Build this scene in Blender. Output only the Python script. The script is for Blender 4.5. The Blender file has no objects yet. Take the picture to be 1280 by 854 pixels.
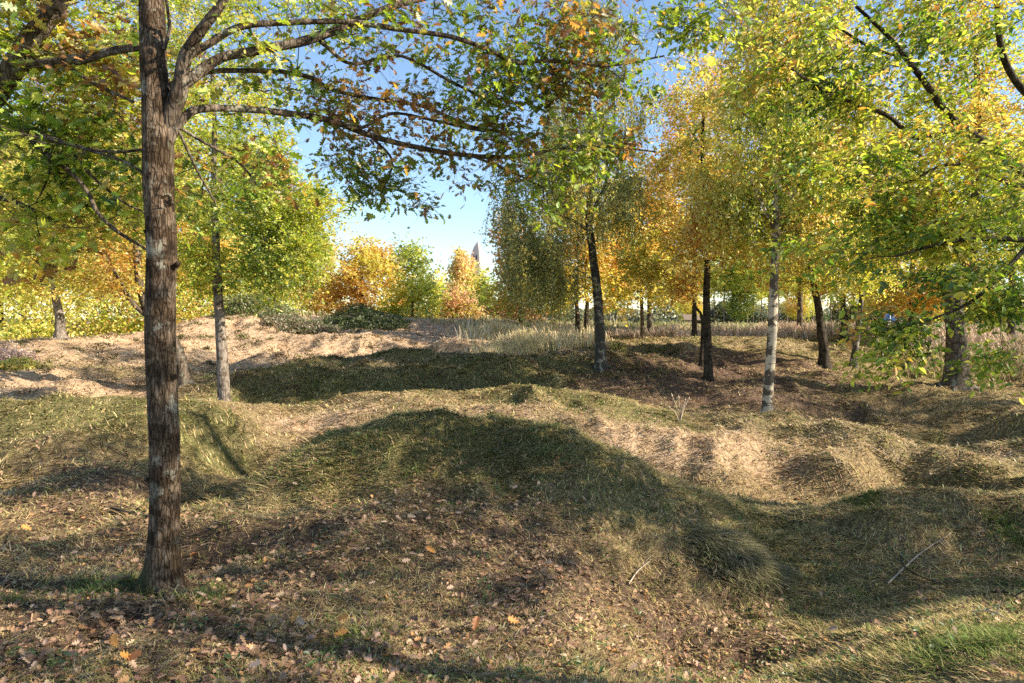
import bpy, math, random
import numpy as np
from mathutils import Vector
SC = bpy.context.scene
COL = SC.collection
RNG = np.random.default_rng(7)
F = 853.0; EYE = 1.7; HZ = 400.0
TO_SUN = np.array([0.975, -0.22, 0.0]); SUN_EL = math.radians(30)
TO_SUN = TO_SUN/np.linalg.norm(TO_SUN)
A = np.array

# ------------------------------------------------------------------ helpers
def pix(px, py, Y):
    return A([(px-640)/F*Y, Y, EYE+(HZ-py)/F*Y], float)

def hash3(ix, iy, iz, s):
    h = (ix.astype(np.int64)*374761393 + iy.astype(np.int64)*668265263 + iz.astype(np.int64)*2147483647 + s*974711) & 0xffffffff
    h = ((h ^ (h >> 13))*1274126177) & 0xffffffff
    return ((h ^ (h >> 16)) & 0xffff)/65535.0

def noise3(x, y, z=0.0, s=0):
    x = np.asarray(x, float); y = np.asarray(y, float); z = np.zeros_like(x)+z
    xi = np.floor(x); yi = np.floor(y); zi = np.floor(z)
    fx = x-xi; fy = y-yi; fz = z-zi
    fx = fx*fx*(3-2*fx); fy = fy*fy*(3-2*fy); fz = fz*fz*(3-2*fz)
    r = 0
    for a in (0, 1):
        for b in (0, 1):
            for c in (0, 1):
                w = (fx if a else 1-fx)*(fy if b else 1-fy)*(fz if c else 1-fz)
                r = r + w*hash3(xi+a, yi+b, zi+c, s)
    return r*2-1

def fbm(x, y, z=0.0, s=0, o=4):
    r = 0; a = 1.0; t = 0
    for k in range(o):
        r = r + a*noise3(np.asarray(x)*2**k+7.3*k, np.asarray(y)*2**k-3.1*k, z*2**k, s+k); t += a; a *= .5
    return r/t

def smooth(a, b, x):
    t = np.clip((x-a)/(b-a), 0, 1); return t*t*(3-2*t)

# ------------------------------------------------------------------ terrain
CP = []   # (x, y, z)
def cp(px, py, Y): CP.append(tuple(pix(px, py, Y)))
for t in [
 # foreground
 (0,854,3.2),(200,854,3.2),(400,854,3.25),(560,854,3.35),(700,850,3.5),(205,742,4.35),(60,740,4.4),(360,760,4.35),
 (90,650,6.1),(0,600,7.5),(60,565,8.3),(170,600,7.6),(-200,620,6.6),(-200,740,4.4),
 (500,745,4.65),(640,760,4.6),(740,740,5.0),(450,655,5.6),(330,690,5.4),(560,630,6.1),
 # left mound
 (100,512,10.4),(0,522,10.2),(-150,520,10.2),(240,509,10.5),(300,522,10.6),(345,548,11.2),(60,545,9.2),(200,545,9.2),
 (100,532,13.4),(0,535,13.2),(240,522,13.6),
 # valley left of central mound
 (255,632,8.1),(305,645,7.3),(230,590,8.7),(310,567,10.3),
 # central mound
 (480,528,7.4),(540,526,7.3),(430,538,7.4),(380,556,7.4),(330,580,7.3),(290,604,7.3),
 (610,547,7.3),(690,546,7.4),(760,567,7.4),(830,598,7.4),(900,625,7.2),(955,641,7.2),
 (600,582,6.8),(700,600,6.5),(520,575,6.7),(420,600,6.6),(800,660,6.1),(640,670,5.6),
 (540,556,9.6),(440,552,9.8),(690,576,9.5),(620,572,9.4),
 # right hollow
 (850,760,5.35),(800,705,5.8),(900,785,5.15),(1000,745,5.7),(880,850,4.25),(1000,850,3.95),(1100,822,3.85),(1230,800,3.6),(1280,850,3.2),
 (1150,765,4.9),(1240,742,5.3),(940,710,6.1),(1380,740,5.2),(1500,700,5.2),
 (1060,715,6.0),(1250,700,6.0),(1150,665,6.4),(1000,641,7.2),(1100,621,7.2),(1200,611,7.2),(1300,606,7.3),(1450,600,7.3),
 (1000,628,9.0),(1100,632,9.3),(1200,622,9.4),(960,614,9.6),(860,602,9.8),
 # bright mound
 (1050,543,11.5),(950,541,11.6),(860,545,11.4),(1110,552,11.3),(1160,577,11.4),(1050,588,10.1),(900,580,10.1),(1130,600,10.3),
 (1200,592,10.0),(1290,580,10.0),(1250,528,12.6),(1300,512,13),(1180,546,12.8),(1400,510,13),
 (1050,548,13.8),(957,526,14.0),(1100,512,15.4),(1195,486,16.2),(1140,500,15.4),(1280,485,17),(1260,505,14.8),
 (1100,482,18),(1030,461,20),(1066,461,20.5),(1055,426,28),(1000,431,27),(1250,441,24),(1150,436,26),(1400,450,22),
 # second mound
 (720,489,13.2),(650,492,13.1),(600,505,12.8),(780,500,13.2),(830,518,13),(600,541,10.8),(700,531,11.2),(790,545,11),(440,505,12.2),(540,512,12),
 (720,497,15.4),(640,492,15.6),(500,482,15.3),(400,492,14.2),(820,505,14.6),
 # third mound
 (640,446,19),(560,443,19.5),(700,449,18.6),(752,456,18),(480,448,19.5),(560,462,17.2),(660,465,16.8),(640,458,21.2),(560,455,21.2),
 # left dark mound
 (400,451,18),(330,463,17.2),(290,476,16.6),(320,500,14.6),(360,480,16),(282,514,13.0),(232,489,16),(180,497,15.5),
 (400,462,20.2),(330,468,19.5),(450,462,17),
 (60,500,14.8),(90,470,17.5),(0,462,18),(0,440,21),(100,427,24),(-150,430,22),(200,420,26),(250,414,27),(60,430,27),(150,424,29),
 (350,441,22),(450,436,23),(550,427,25),(300,428,24.5),(400,419,28),(500,416,30),(590,409,33),(680,441,21.5),(660,421,29),(730,428,26),
 # background mounds
 (460,395,33.5),(430,400,33),(400,410,33),(495,405,32.5),(515,417,31),(340,384,32),(260,396,32),(300,388,33),(400,415,31),(460,410,31),
 # right crater
 (886,478,17),(820,472,16.6),(800,452,19.2),(950,484,16.6),(900,503,14.8),(840,508,14.6),(920,436,23.5),(850,428,24.5),(980,430,25),
 (1000,452,20.5),(920,455,20.3),(860,452,20.5),(920,487,15.6),(1020,470,18.4),(1050,495,16.4),(803,430,28),
 # field
 (700,406,45),(900,411,42),(1050,411,42),(560,408,45),(400,405,45),(200,405,45),(0,405,45),(1250,410,45),(1500,415,40),(-200,410,40)]:
    cp(*t)
for x, y, z in [(0,1.5,.0),(-3,1,.0),(3,1,.0),(0,-4,.1),(-8,-4,0),(8,-4,.1),(-9,3,0),(9,3,-.1),(14,8,0),(-14,8,.1),(-20,16,.4),(20,14,.2),(20,0,0),(-20,0,0),(0,-20,0),(20,-20,0),(-20,-20,0),
                (-35,35,1),(40,35,.8),(40,10,.3),(-40,10,.3),(-60,60,1.2),(-20,60,1.25),(0,60,1.25),(25,60,1.2),(60,60,1.2),(60,0,.3),(-60,0,.3),(0,-60,0),(60,-60,0),(-60,-60,0),
                (0,90,1.1),(-90,90,1.0),(90,90,1)]:
    CP.append((x, y, z))
CPA = A(CP)
def _phi(r2): return .5*r2*np.log(r2+1e-9)
def _tps_fit():
    n = len(CPA); X = CPA[:, :2]
    d2 = ((X[:, None]-X[None])**2).sum(-1)
    K = _phi(d2) + np.eye(n)*0.02
    P = np.c_[np.ones(n), X]
    M = np.zeros((n+3, n+3)); M[:n, :n] = K; M[:n, n:] = P; M[n:, :n] = P.T
    return np.linalg.solve(M, np.r_[CPA[:, 2], 0, 0, 0])
TPSW = _tps_fit()
PITS = [((px-640)/F*Y, Y, rx, ry, dz) for px, Y, rx, ry, dz in [
    (870,4.85,.75,.55,-.20),(270,7.6,.8,.8,-.22),(290,10.0,1.3,.8,-.30),(610,9.6,1.9,.55,-.28),(420,15,1.8,.8,-.42),(640,15.4,2,.8,-.48),(725,13.1,1.0,.55,.10),(240,10.4,.7,.4,.10),(90,10.4,1.2,.5,.10),(1160,7.2,1.7,.40,.10),(1180,6.1,1.3,.40,-.16),(1060,11.4,1.0,.5,.10),(760,9.9,1.0,.5,-.12),(520,7.4,.6,.4,.05),(720,7.4,.5,.35,.05),(615,7.3,.35,.4,-.07),(1010,9.5,1.6,.5,-.25),
    (860,15,1.5,.9,-.22),(920,18.3,1.7,1.2,-.35),(340,14.0,1.6,.9,-.30),(100,13.2,2.2,.8,-.42),(130,6.9,1.0,.7,-.12),(1180,12.2,1.1,.9,-.18),(800,20.6,1.5,.7,-.3),(180,18.5,2.2,1,-.3),
    (500,22.5,2.5,1,-.35),(330,23,1.8,.8,-.3),(1120,5.4,.9,.45,-.12),(560,25.8,1.6,.7,-.3),(430,25,1.3,.6,.22),(570,23.8,1.4,.6,.18),(640,17.2,1.2,.6,.12),(520,18.6,1.0,.6,.14),(860,22,1.3,.6,.25),(1120,16.2,1.2,.6,.18),(1000,17.2,1.0,.6,.15)]]
_r = np.random.default_rng(42)
for _k in range(120):
    _Y = _r.uniform(5.2, 25); _p = _r.uniform(-60, 1340)
    if _Y < 8 and 380 < _p < 880: continue
    _s = _r.uniform(.28, .62)*(1+.02*_Y); PITS.append(((_p-640)/F*_Y, _Y, _s*_r.uniform(.9, 1.5), _s*_r.uniform(.6, .9), _r.uniform(.07, .17)*(1 if _k % 3 else -1)))
def base_h(x, y):
    x = np.atleast_1d(np.asarray(x, float)).ravel(); y = np.atleast_1d(np.asarray(y, float)).ravel()
    out = np.empty(len(x)); n = len(CPA)
    for i in range(0, len(x), 20000):
        a = x[i:i+20000]; b = y[i:i+20000]
        d2 = (a[:, None]-CPA[None, :, 0])**2+(b[:, None]-CPA[None, :, 1])**2
        out[i:i+20000] = _phi(d2)@TPSW[:n]+TPSW[n]+TPSW[n+1]*a+TPSW[n+2]*b
    return out
def hgt(x, y, micro=True):
    x = np.atleast_1d(np.asarray(x, float)).ravel(); y = np.atleast_1d(np.asarray(y, float)).ravel()
    r = np.hypot(x, y)
    far = smooth(55, 88, r)
    h = np.zeros(len(x)); m = r < 90
    if m.any(): h[m] = base_h(x[m], y[m])
    h = h*(1-far)+far*(1.1-.0065*np.clip(r-80, 0, 350)-0.002*np.clip(r-430, 0, 4000))
    # grass hummock on the right of the central mound
    cx, cy, _ = pix(915, 690, 6.1)
    d = np.hypot((x-cx)/.42, (y-cy)/.30)
    d = d*(1+.35*noise3(x/.3, y/.3, s=14)); h = h+.13*np.exp(-d**2.2)
    for cx, cy, rx, ry, dz in PITS:
        m = (np.abs(x-cx) < 3*rx) & (np.abs(y-cy) < 3*ry)
        if m.any(): h[m] += dz*np.exp(-((x[m]-cx)/rx)**2-((y[m]-cy)/ry)**2)
    roll = noise3(x/1.5+.4*noise3(x/.8, y/.8, s=18), y/1.25, s=19)
    h = h+smooth(6.5, 10, r)*(1-smooth(45, 80, r))*((.13+.05*smooth(13, 16, r))*(.35-np.abs(roll))*2+.12*noise3(x/3.1, y/2.6, s=20))
    if micro:
        w = 1-.6*smooth(20, 60, r)
        tus = np.abs(noise3(x/.55+.3*noise3(x, y, s=8), y/.55, s=9))
        h = h+w*(.06*fbm(x/1.3, y/1.3, s=3, o=3)+.07*(.35-tus)+.035*noise3(x/.25, y/.25, s=10)+.014*noise3(x/.10, y/.10, s=11))
    return h
def h1(x, y): return float(hgt([x], [y])[0])
def ray_ground(px, py, y0=2.5, y1=60):
    """first ground hit of the sight line through a pixel"""
    Y = np.geomspace(y0, y1, 900)
    X = (px-640)/F*Y; Z = EYE+(HZ-py)/F*Y
    k = np.argmax(hgt(X, Y) > Z)
    return A([X[k], Y[k], Z[k]])

# ------------------------------------------------------------------ mesh building
def mesh_from(name, V, loops, starts, totals, cols=None, mat=None, smooth_=True):
    me = bpy.data.meshes.new(name)
    me.vertices.add(len(V)); me.vertices.foreach_set('co', np.ascontiguousarray(V, np.float32).ravel())
    me.loops.add(len(loops)); me.loops.foreach_set('vertex_index', np.ascontiguousarray(loops, np.int32))
    me.polygons.add(len(starts)); me.polygons.foreach_set('loop_start', np.ascontiguousarray(starts, np.int32))
    try: me.polygons.foreach_set('loop_total', np.ascontiguousarray(totals, np.int32))
    except Exception: pass
    me.polygons.foreach_set('use_smooth', np.full(len(starts), smooth_))
    if cols is not None:
        at = me.attributes.new('col', 'FLOAT_COLOR', 'POINT')
        c = np.ones((len(V), 4), np.float32); c[:, :3] = cols
        at.data.foreach_set('color', c.ravel())
    me.update(calc_edges=True)
    if mat: me.materials.append(mat)
    return me
def link(name, me, parent=None, loc=None):
    o = bpy.data.objects.new(name, me); COL.objects.link(o)
    if parent: o.parent = parent
    if loc is not None: o.location = loc
    return o
def tag(o, label=None, cat=None, group=None, kind=None):
    if label: o['label'] = label
    if cat: o['category'] = cat
    if group: o['group'] = group
    if kind: o['kind'] = kind
    return o
def empty(name, loc):
    o = bpy.data.objects.new(name, None); COL.objects.link(o); o.location = tuple(loc); o.empty_display_size = .2; return o

class Soup:
    """collects quads/tris/ngons"""
    def __init__(s): s.V = []; s.L = []; s.T = []; s.C = []; s.n = 0
    def add(s, V, faces, col=(1, 1, 1)):
        V = np.asarray(V, float); s.V.append(V)
        for f in faces: s.L.extend([i+s.n for i in f]); s.T.append(len(f))
        s.C.append(np.tile(A(col, float), (len(V), 1)) if np.ndim(col) == 1 else np.asarray(col)); s.n += len(V)
    def addn(s, V, quads, C):
        s.V.append(V); s.L.extend((quads+s.n).ravel().tolist()); s.T.extend([quads.shape[1]]*len(quads)); s.C.append(C); s.n += len(V)
    def build(s, name, mat, parent=None, loc=None, off=None, sm=True):
        V = np.concatenate(s.V)
        if off is not None: V = V-off
        T = A(s.T); st = np.r_[0, np.cumsum(T)[:-1]]
        return link(name, mesh_from(name, V, s.L, st, T, np.concatenate(s.C), mat, sm), parent, loc)
    def box(s, c, d, rz=0, col=(1, 1, 1), rx=0):
        p = A([[x, y, z] for x in (-1, 1) for y in (-1, 1) for z in (-1, 1)], float)*A(d)/2
        cx, sx = math.cos(rx), math.sin(rx); p = np.c_[p[:, 0], p[:, 1]*cx-p[:, 2]*sx, p[:, 1]*sx+p[:, 2]*cx]
        cz, sz = math.cos(rz), math.sin(rz); p = np.c_[p[:, 0]*cz-p[:, 1]*sz, p[:, 0]*sz+p[:, 1]*cz, p[:, 2]]
        s.add(p+A(c), [(0, 1, 3, 2), (4, 6, 7, 5), (0, 4, 5, 1), (2, 3, 7, 6), (0, 2, 6, 4), (1, 5, 7, 3)], col)

def catmull(P, n=8):
    P = np.asarray(P, float)
    if len(P) < 3:
        t = np.linspace(0, 1, n)[:, None]; return P[0]*(1-t)+P[-1]*t
    Q = np.vstack([2*P[0]-P[1], P, 2*P[-1]-P[-2]]); out = []
    for i in range(1, len(Q)-2):
        t = np.linspace(0, 1, n, endpoint=False)[:, None]
        a, b, c, d = Q[i-1], Q[i], Q[i+1], Q[i+2]
        out.append(.5*((2*b)+(-a+c)*t+(2*a-5*b+4*c-d)*t*t+(-a+3*b-3*c+d)*t**3))
    out.append(P[-1:]); return np.vstack(out)

def tube(soup, P, R, sides=6, col=(1, 1, 1), bump=0, cap=True, seed=0):
    P = np.asarray(P, float); R = np.asarray(R, float); n = len(P)
    T = np.gradient(P, axis=0); T /= np.linalg.norm(T, axis=1)[:, None]+1e-9
    ref = A([0, 0, 1.]) if abs(T[0][2]) < .9 else A([1., 0, 0])
    U = np.cross(T, ref); U /= np.linalg.norm(U, axis=1)[:, None]+1e-9
    for i in range(1, n):
        u = U[i-1]-T[i]*np.dot(U[i-1], T[i]); U[i] = u/(np.linalg.norm(u)+1e-9)
    W = np.cross(T, U)
    a = np.linspace(0, 2*math.pi, sides, endpoint=False)
    ring = (np.cos(a)[None, :, None]*U[:, None]+np.sin(a)[None, :, None]*W[:, None])
    RR = np.broadcast_to(R[:, None], (n, sides)).copy()
    if bump:
        q = P[:, None]+ring*R[:, None, None]
        RR *= 1+bump*(.9*noise3(q[..., 0]*11, q[..., 1]*11, q[..., 2]*2.2, s=seed)+.7*noise3(q[..., 0]*42, q[..., 1]*42, q[..., 2]*6, s=seed+5))
    V = (P[:, None]+ring*RR[..., None]).reshape(-1, 3)
    i = np.arange(n-1)[:, None]*sides; j = np.arange(sides)[None]; k = (j+1) % sides
    q = np.stack([i+j, i+k, i+sides+k, i+sides+j], -1).reshape(-1, 4)
    C = np.tile(A(col, float), (len(V), 1))
    soup.addn(V, q, C)
    if cap:
        soup.V.append(V[-sides:].mean(0)[None]+T[-1]*R[-1]*.5); soup.C.append(C[:1])
        b = soup.n-sides
        for j in range(sides): soup.L.extend([b+j, b+(j+1) % sides, soup.n]); soup.T.append(3)
        soup.n += 1

# leaf templates: verts (length 1 along x), faces
_o = [(0.0,0.0),(.12,.05),(.20,.20),(.31,.07),(.42,.30),(.54,.09),(.68,.34),(.77,.13),(.90,.20),(1.0,0.0)]
OAK = (A([(x, y, .22*y) for x, y in _o]+[(x, -y, .22*y) for x, y in _o[-2:0:-1]]), [tuple(range(18))])
OVAL = (A([(0,0,0),(.28,.24,.07),(.68,.22,.06),(1,0,-.08),(.68,-.22,.06),(.28,-.24,.07)]), [(0,1,2,3),(0,3,4,5)])
QUAD = (A([(0,0,0),(.5,.38,.10),(1,0,0),(.5,-.38,.10)]), [(0,1,2,3)])
def unit(v): return v/(np.linalg.norm(v, axis=-1, keepdims=True)+1e-9)
def leaves_mesh(name, tmpl, P, D, N, S, C, mat, parent=None, off=None):
    T, F_ = tmpl; k = len(T); n = len(P)
    D = unit(D); B = unit(np.cross(N, D)); N = np.cross(D, B)
    cr = RNG.uniform(.3, 2.2, n)[:, None, None]
    V = P[:, None]+S[:, None, None]*(T[None, :, 0:1]*D[:, None]+T[None, :, 1:2]*B[:, None]+cr*T[None, :, 2:3]*N[:, None])
    V = V.reshape(-1, 3)
    if off is not None: V = V-off
    fl = len(F_[0])
    L = (np.arange(n)[:, None, None]*k+A(F_)[None]).ravel()
    nf = n*len(F_); st = np.arange(nf)*fl
    me = mesh_from(name, V, L, st, np.full(nf, fl), np.repeat(C, k, 0), mat, False)
    return link(name, me, parent)

# ------------------------------------------------------------------ materials
def newmat(name):
    m = bpy.data.materials.new(name); m.use_nodes = True; nt = m.node_tree; nt.nodes.clear(); return m, nt
def N_(nt, typ, **kw):
    n = nt.nodes.new(typ)
    for k, v in kw.items():
        if k in n.inputs.keys(): n.inputs[k].default_value = v
        else: setattr(n, k, v)
    return n
def L_(nt, a, b): nt.links.new(a, b)
def ramp(nt, stops):
    r = nt.nodes.new('ShaderNodeValToRGB'); e = r.color_ramp.elements
    while len(e) < len(stops): e.new(.5)
    for i, (p, c) in enumerate(stops): e[i].position = p; e[i].color = (*c, 1) if len(c) == 3 else c
    return r
def leaf_mat(name, trans=.5, rough=.5, gloss=.06):
    m, nt = newmat(name)
    at = N_(nt, 'ShaderNodeAttribute', attribute_name='col')
    tc = N_(nt, 'ShaderNodeTexCoord'); ns = N_(nt, 'ShaderNodeTexNoise'); ns.inputs['Scale'].default_value = 45; L_(nt, tc.outputs['Object'], ns.inputs['Vector'])
    hs = N_(nt, 'ShaderNodeHueSaturation'); mr = N_(nt, 'ShaderNodeMapRange'); mr.inputs['To Min'].default_value = .75; mr.inputs['To Max'].default_value = 1.25
    L_(nt, ns.outputs['Fac'], mr.inputs['Value']); L_(nt, mr.outputs[0], hs.inputs['Value']); L_(nt, at.outputs['Color'], hs.inputs['Color'])
    d = N_(nt, 'ShaderNodeBsdfDiffuse'); t = N_(nt, 'ShaderNodeBsdfTranslucent'); g = N_(nt, 'ShaderNodeBsdfGlossy'); g.inputs['Roughness'].default_value = rough
    hs2 = N_(nt, 'ShaderNodeHueSaturation'); hs2.inputs['Saturation'].default_value = 1.08; hs2.inputs['Value'].default_value = 1.35
    L_(nt, hs.outputs[0], d.inputs[0]); L_(nt, hs.outputs[0], hs2.inputs['Color']); L_(nt, hs2.outputs[0], t.inputs[0])
    mx = N_(nt, 'ShaderNodeMixShader'); mx.inputs[0].default_value = trans; L_(nt, d.outputs[0], mx.inputs[1]); L_(nt, t.outputs[0], mx.inputs[2])
    m2 = N_(nt, 'ShaderNodeMixShader'); m2.inputs[0].default_value = gloss; L_(nt, mx.outputs[0], m2.inputs[1]); L_(nt, g.outputs[0], m2.inputs[2])
    o = N_(nt, 'ShaderNodeOutputMaterial'); L_(nt, m2.outputs[0], o.inputs[0]); return m
def bark_mat(name, c0, c1, c2, scale=8, lichen=None, moss=None, bump=.6, stretch=.22, patch=(.50, .60)):
    m, nt = newmat(name)
    tc = N_(nt, 'ShaderNodeTexCoord'); mp = N_(nt, 'ShaderNodeMapping'); mp.inputs['Scale'].default_value = (scale, scale, scale*stretch); L_(nt, tc.outputs['Object'], mp.inputs['Vector'])
    n1 = N_(nt, 'ShaderNodeTexNoise'); n1.inputs['Scale'].default_value = 3.2; n1.inputs['Detail'].default_value = 6; n1.inputs['Roughness'].default_value = .65; L_(nt, mp.outputs[0], n1.inputs['Vector'])
    vo = N_(nt, 'ShaderNodeTexVoronoi', feature='DISTANCE_TO_EDGE'); vo.inputs['Scale'].default_value = 4.5; L_(nt, mp.outputs[0], vo.inputs['Vector'])
    r = ramp(nt, [(.3, c0), (.5, c1), (.72, c2)]); L_(nt, n1.outputs['Fac'], r.inputs[0]); col = r.outputs[0]
    crack = ramp(nt, [(0, (.35,)*3), (.12, (1, 1, 1))]); L_(nt, vo.outputs['Distance'], crack.inputs[0])
    mu = N_(nt, 'ShaderNodeMix', data_type='RGBA', blend_type='MULTIPLY'); mu.inputs[0].default_value = .8; L_(nt, col, mu.inputs[6]); L_(nt, crack.outputs[0], mu.inputs[7]); col = mu.outputs[2]
    if lichen:
        n2 = N_(nt, 'ShaderNodeTexNoise'); n2.inputs['Scale'].default_value = 7; n2.inputs['Detail'].default_value = 5; n2.inputs['Roughness'].default_value = .7; L_(nt, tc.outputs['Object'], n2.inputs['Vector'])
        rr = ramp(nt, [(.56, (0, 0, 0)), (.62, (.8,)*3)]); L_(nt, n2.outputs['Fac'], rr.inputs[0])
        x = N_(nt, 'ShaderNodeMix', data_type='RGBA'); L_(nt, rr.outputs[0], x.inputs[0]); L_(nt, col, x.inputs[6]); x.inputs[7].default_value = (*lichen, 1); col = x.outputs[2]
    # dark knots and bands
    n3 = N_(nt, 'ShaderNodeTexNoise'); n3.inputs['Scale'].default_value = 5; n3.inputs['Detail'].default_value = 7; n3.inputs['Roughness'].default_value = .65; mp3 = N_(nt, 'ShaderNodeMapping'); mp3.inputs['Scale'].default_value = (1, 1, 1.4); mp3.inputs['Location'].default_value = (4, 2, 9)
    L_(nt, tc.outputs['Object'], mp3.inputs['Vector']); L_(nt, mp3.outputs[0], n3.inputs['Vector'])
    r3 = ramp(nt, [(patch[0], (1, 1, 1)), (patch[1], (.30, .26, .21))]); L_(nt, n3.outputs['Fac'], r3.inputs[0])
    mu2 = N_(nt, 'ShaderNodeMix', data_type='RGBA', blend_type='MULTIPLY'); mu2.inputs[0].default_value = .85; L_(nt, col, mu2.inputs[6]); L_(nt, r3.outputs[0], mu2.inputs[7]); col = mu2.outputs[2]
    if moss:
        sx = N_(nt, 'ShaderNodeSeparateXYZ'); L_(nt, tc.outputs['Object'], sx.inputs[0])
        ma = N_(nt, 'ShaderNodeMath', operation='MULTIPLY_ADD'); L_(nt, sx.outputs['X'], ma.inputs[0]); ma.inputs[1].default_value = -5.0; ma.inputs[2].default_value = .55
        mb = N_(nt, 'ShaderNodeMath', operation='MULTIPLY_ADD'); L_(nt, sx.outputs['Z'], mb.inputs[0]); mb.inputs[1].default_value = -2.1; L_(nt, ma.outputs[0], mb.inputs[2])
        mc = N_(nt, 'ShaderNodeMath', operation='ADD'); L_(nt, mb.outputs[0], mc.inputs[0]); L_(nt, n1.outputs['Fac'], mc.inputs[1])
        rm = ramp(nt, [(.62, (0, 0, 0)), (.98, (.8,)*3)]); L_(nt, mc.outputs[0], rm.inputs[0])
        x = N_(nt, 'ShaderNodeMix', data_type='RGBA'); L_(nt, rm.outputs[0], x.inputs[0]); L_(nt, col, x.inputs[6]); x.inputs[7].default_value = (*moss, 1); col = x.outputs[2]
    p = N_(nt, 'ShaderNodeBsdfPrincipled'); p.inputs['Roughness'].default_value = .95; p.inputs['Specular IOR Level'].default_value = .15; L_(nt, col, p.inputs['Base Color'])
    hsum = N_(nt, 'ShaderNodeMath', operation='MULTIPLY_ADD'); L_(nt, crack.outputs[0], hsum.inputs[0]); hsum.inputs[1].default_value = .6; L_(nt, n1.outputs['Fac'], hsum.inputs[2])
    b = N_(nt, 'ShaderNodeBump'); b.inputs['Strength'].default_value = bump; b.inputs['Distance'].default_value = .02; L_(nt, hsum.outputs[0], b.inputs['Height']); L_(nt, b.outputs[0], p.inputs['Normal'])
    o = N_(nt, 'ShaderNodeOutputMaterial'); L_(nt, p.outputs[0], o.inputs[0]); return m
def birch_mat(name, pale=(.62, .58, .50), dark=(.05, .042, .035), amt=.5):
    m, nt = newmat(name)
    tc = N_(nt, 'ShaderNodeTexCoord')
    def nz(sc, loc, s, det=3):
        mp = N_(nt, 'ShaderNodeMapping'); mp.inputs['Scale'].default_value = sc; mp.inputs['Location'].default_value = loc; L_(nt, tc.outputs['Object'], mp.inputs['Vector'])
        n = N_(nt, 'ShaderNodeTexNoise'); n.inputs['Scale'].default_value = s; n.inputs['Detail'].default_value = det; L_(nt, mp.outputs[0], n.inputs['Vector']); return n
    a = nz((1, 1, 1.1), (0, 0, 0), 5.5, 8); b = nz((1, 1, 9), (3, 1, 5), 5.0, 4)
    ra = ramp(nt, [(amt, (0, 0, 0)), (amt+.05, (1, 1, 1))]); L_(nt, a.outputs['Fac'], ra.inputs[0])
    rb = ramp(nt, [(.62, (0, 0, 0)), (.66, (.8,)*3)]); L_(nt, b.outputs['Fac'], rb.inputs[0])
    mxx = N_(nt, 'ShaderNodeMix', data_type='RGBA', blend_type='LIGHTEN'); mxx.inputs[0].default_value = 1; L_(nt, ra.outputs[0], mxx.inputs[6]); L_(nt, rb.outputs[0], mxx.inputs[7])
    x = N_(nt, 'ShaderNodeMix', data_type='RGBA'); L_(nt, mxx.outputs[2], x.inputs[0]); x.inputs[6].default_value = (*pale, 1); x.inputs[7].default_value = (*dark, 1)
    p = N_(nt, 'ShaderNodeBsdfPrincipled'); p.inputs['Roughness'].default_value = .8; L_(nt, x.outputs[2], p.inputs['Base Color'])
    bb = N_(nt, 'ShaderNodeBump'); bb.inputs['Strength'].default_value = .5; bb.inputs['Distance'].default_value = .01; bb.invert = True; L_(nt, mxx.outputs[2], bb.inputs['Height']); L_(nt, bb.outputs[0], p.inputs['Normal'])
    o = N_(nt, 'ShaderNodeOutputMaterial'); L_(nt, p.outputs[0], o.inputs[0]); return m
def attr_mat(name, rough=.95, trans=0.0, spec=.1):
    m, nt = newmat(name)
    at = N_(nt, 'ShaderNodeAttribute', attribute_name='col')
    p = N_(nt, 'ShaderNodeBsdfPrincipled'); p.inputs['Roughness'].default_value = rough; p.inputs['Specular IOR Level'].default_value = spec; L_(nt, at.outputs['Color'], p.inputs['Base Color'])
    o = N_(nt, 'ShaderNodeOutputMaterial')
    if trans:
        t = N_(nt, 'ShaderNodeBsdfTranslucent'); L_(nt, at.outputs['Color'], t.inputs[0]); mx = N_(nt, 'ShaderNodeMixShader'); mx.inputs[0].default_value = trans
        L_(nt, p.outputs[0], mx.inputs[1]); L_(nt, t.outputs[0], mx.inputs[2]); L_(nt, mx.outputs[0], o.inputs[0])
    else: L_(nt, p.outputs[0], o.inputs[0])
    return m
def plain_mat(name, c, rough=.7, metal=0, nscale=20, namt=.15, spec=.3):
    m, nt = newmat(name)
    tc = N_(nt, 'ShaderNodeTexCoord'); n = N_(nt, 'ShaderNodeTexNoise'); n.inputs['Scale'].default_value = nscale; n.inputs['Detail'].default_value = 4; L_(nt, tc.outputs['Object'], n.inputs['Vector'])
    r = ramp(nt, [(.3, tuple(v*(1-namt) for v in c)), (.7, tuple(min(1, v*(1+namt)) for v in c))]); L_(nt, n.outputs['Fac'], r.inputs[0])
    p = N_(nt, 'ShaderNodeBsdfPrincipled'); p.inputs['Roughness'].default_value = rough; p.inputs['Metallic'].default_value = metal; p.inputs['Specular IOR Level'].default_value = spec; L_(nt, r.outputs[0], p.inputs['Base Color'])
    o = N_(nt, 'ShaderNodeOutputMaterial'); L_(nt, p.outputs[0], o.inputs[0]); return m

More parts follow.
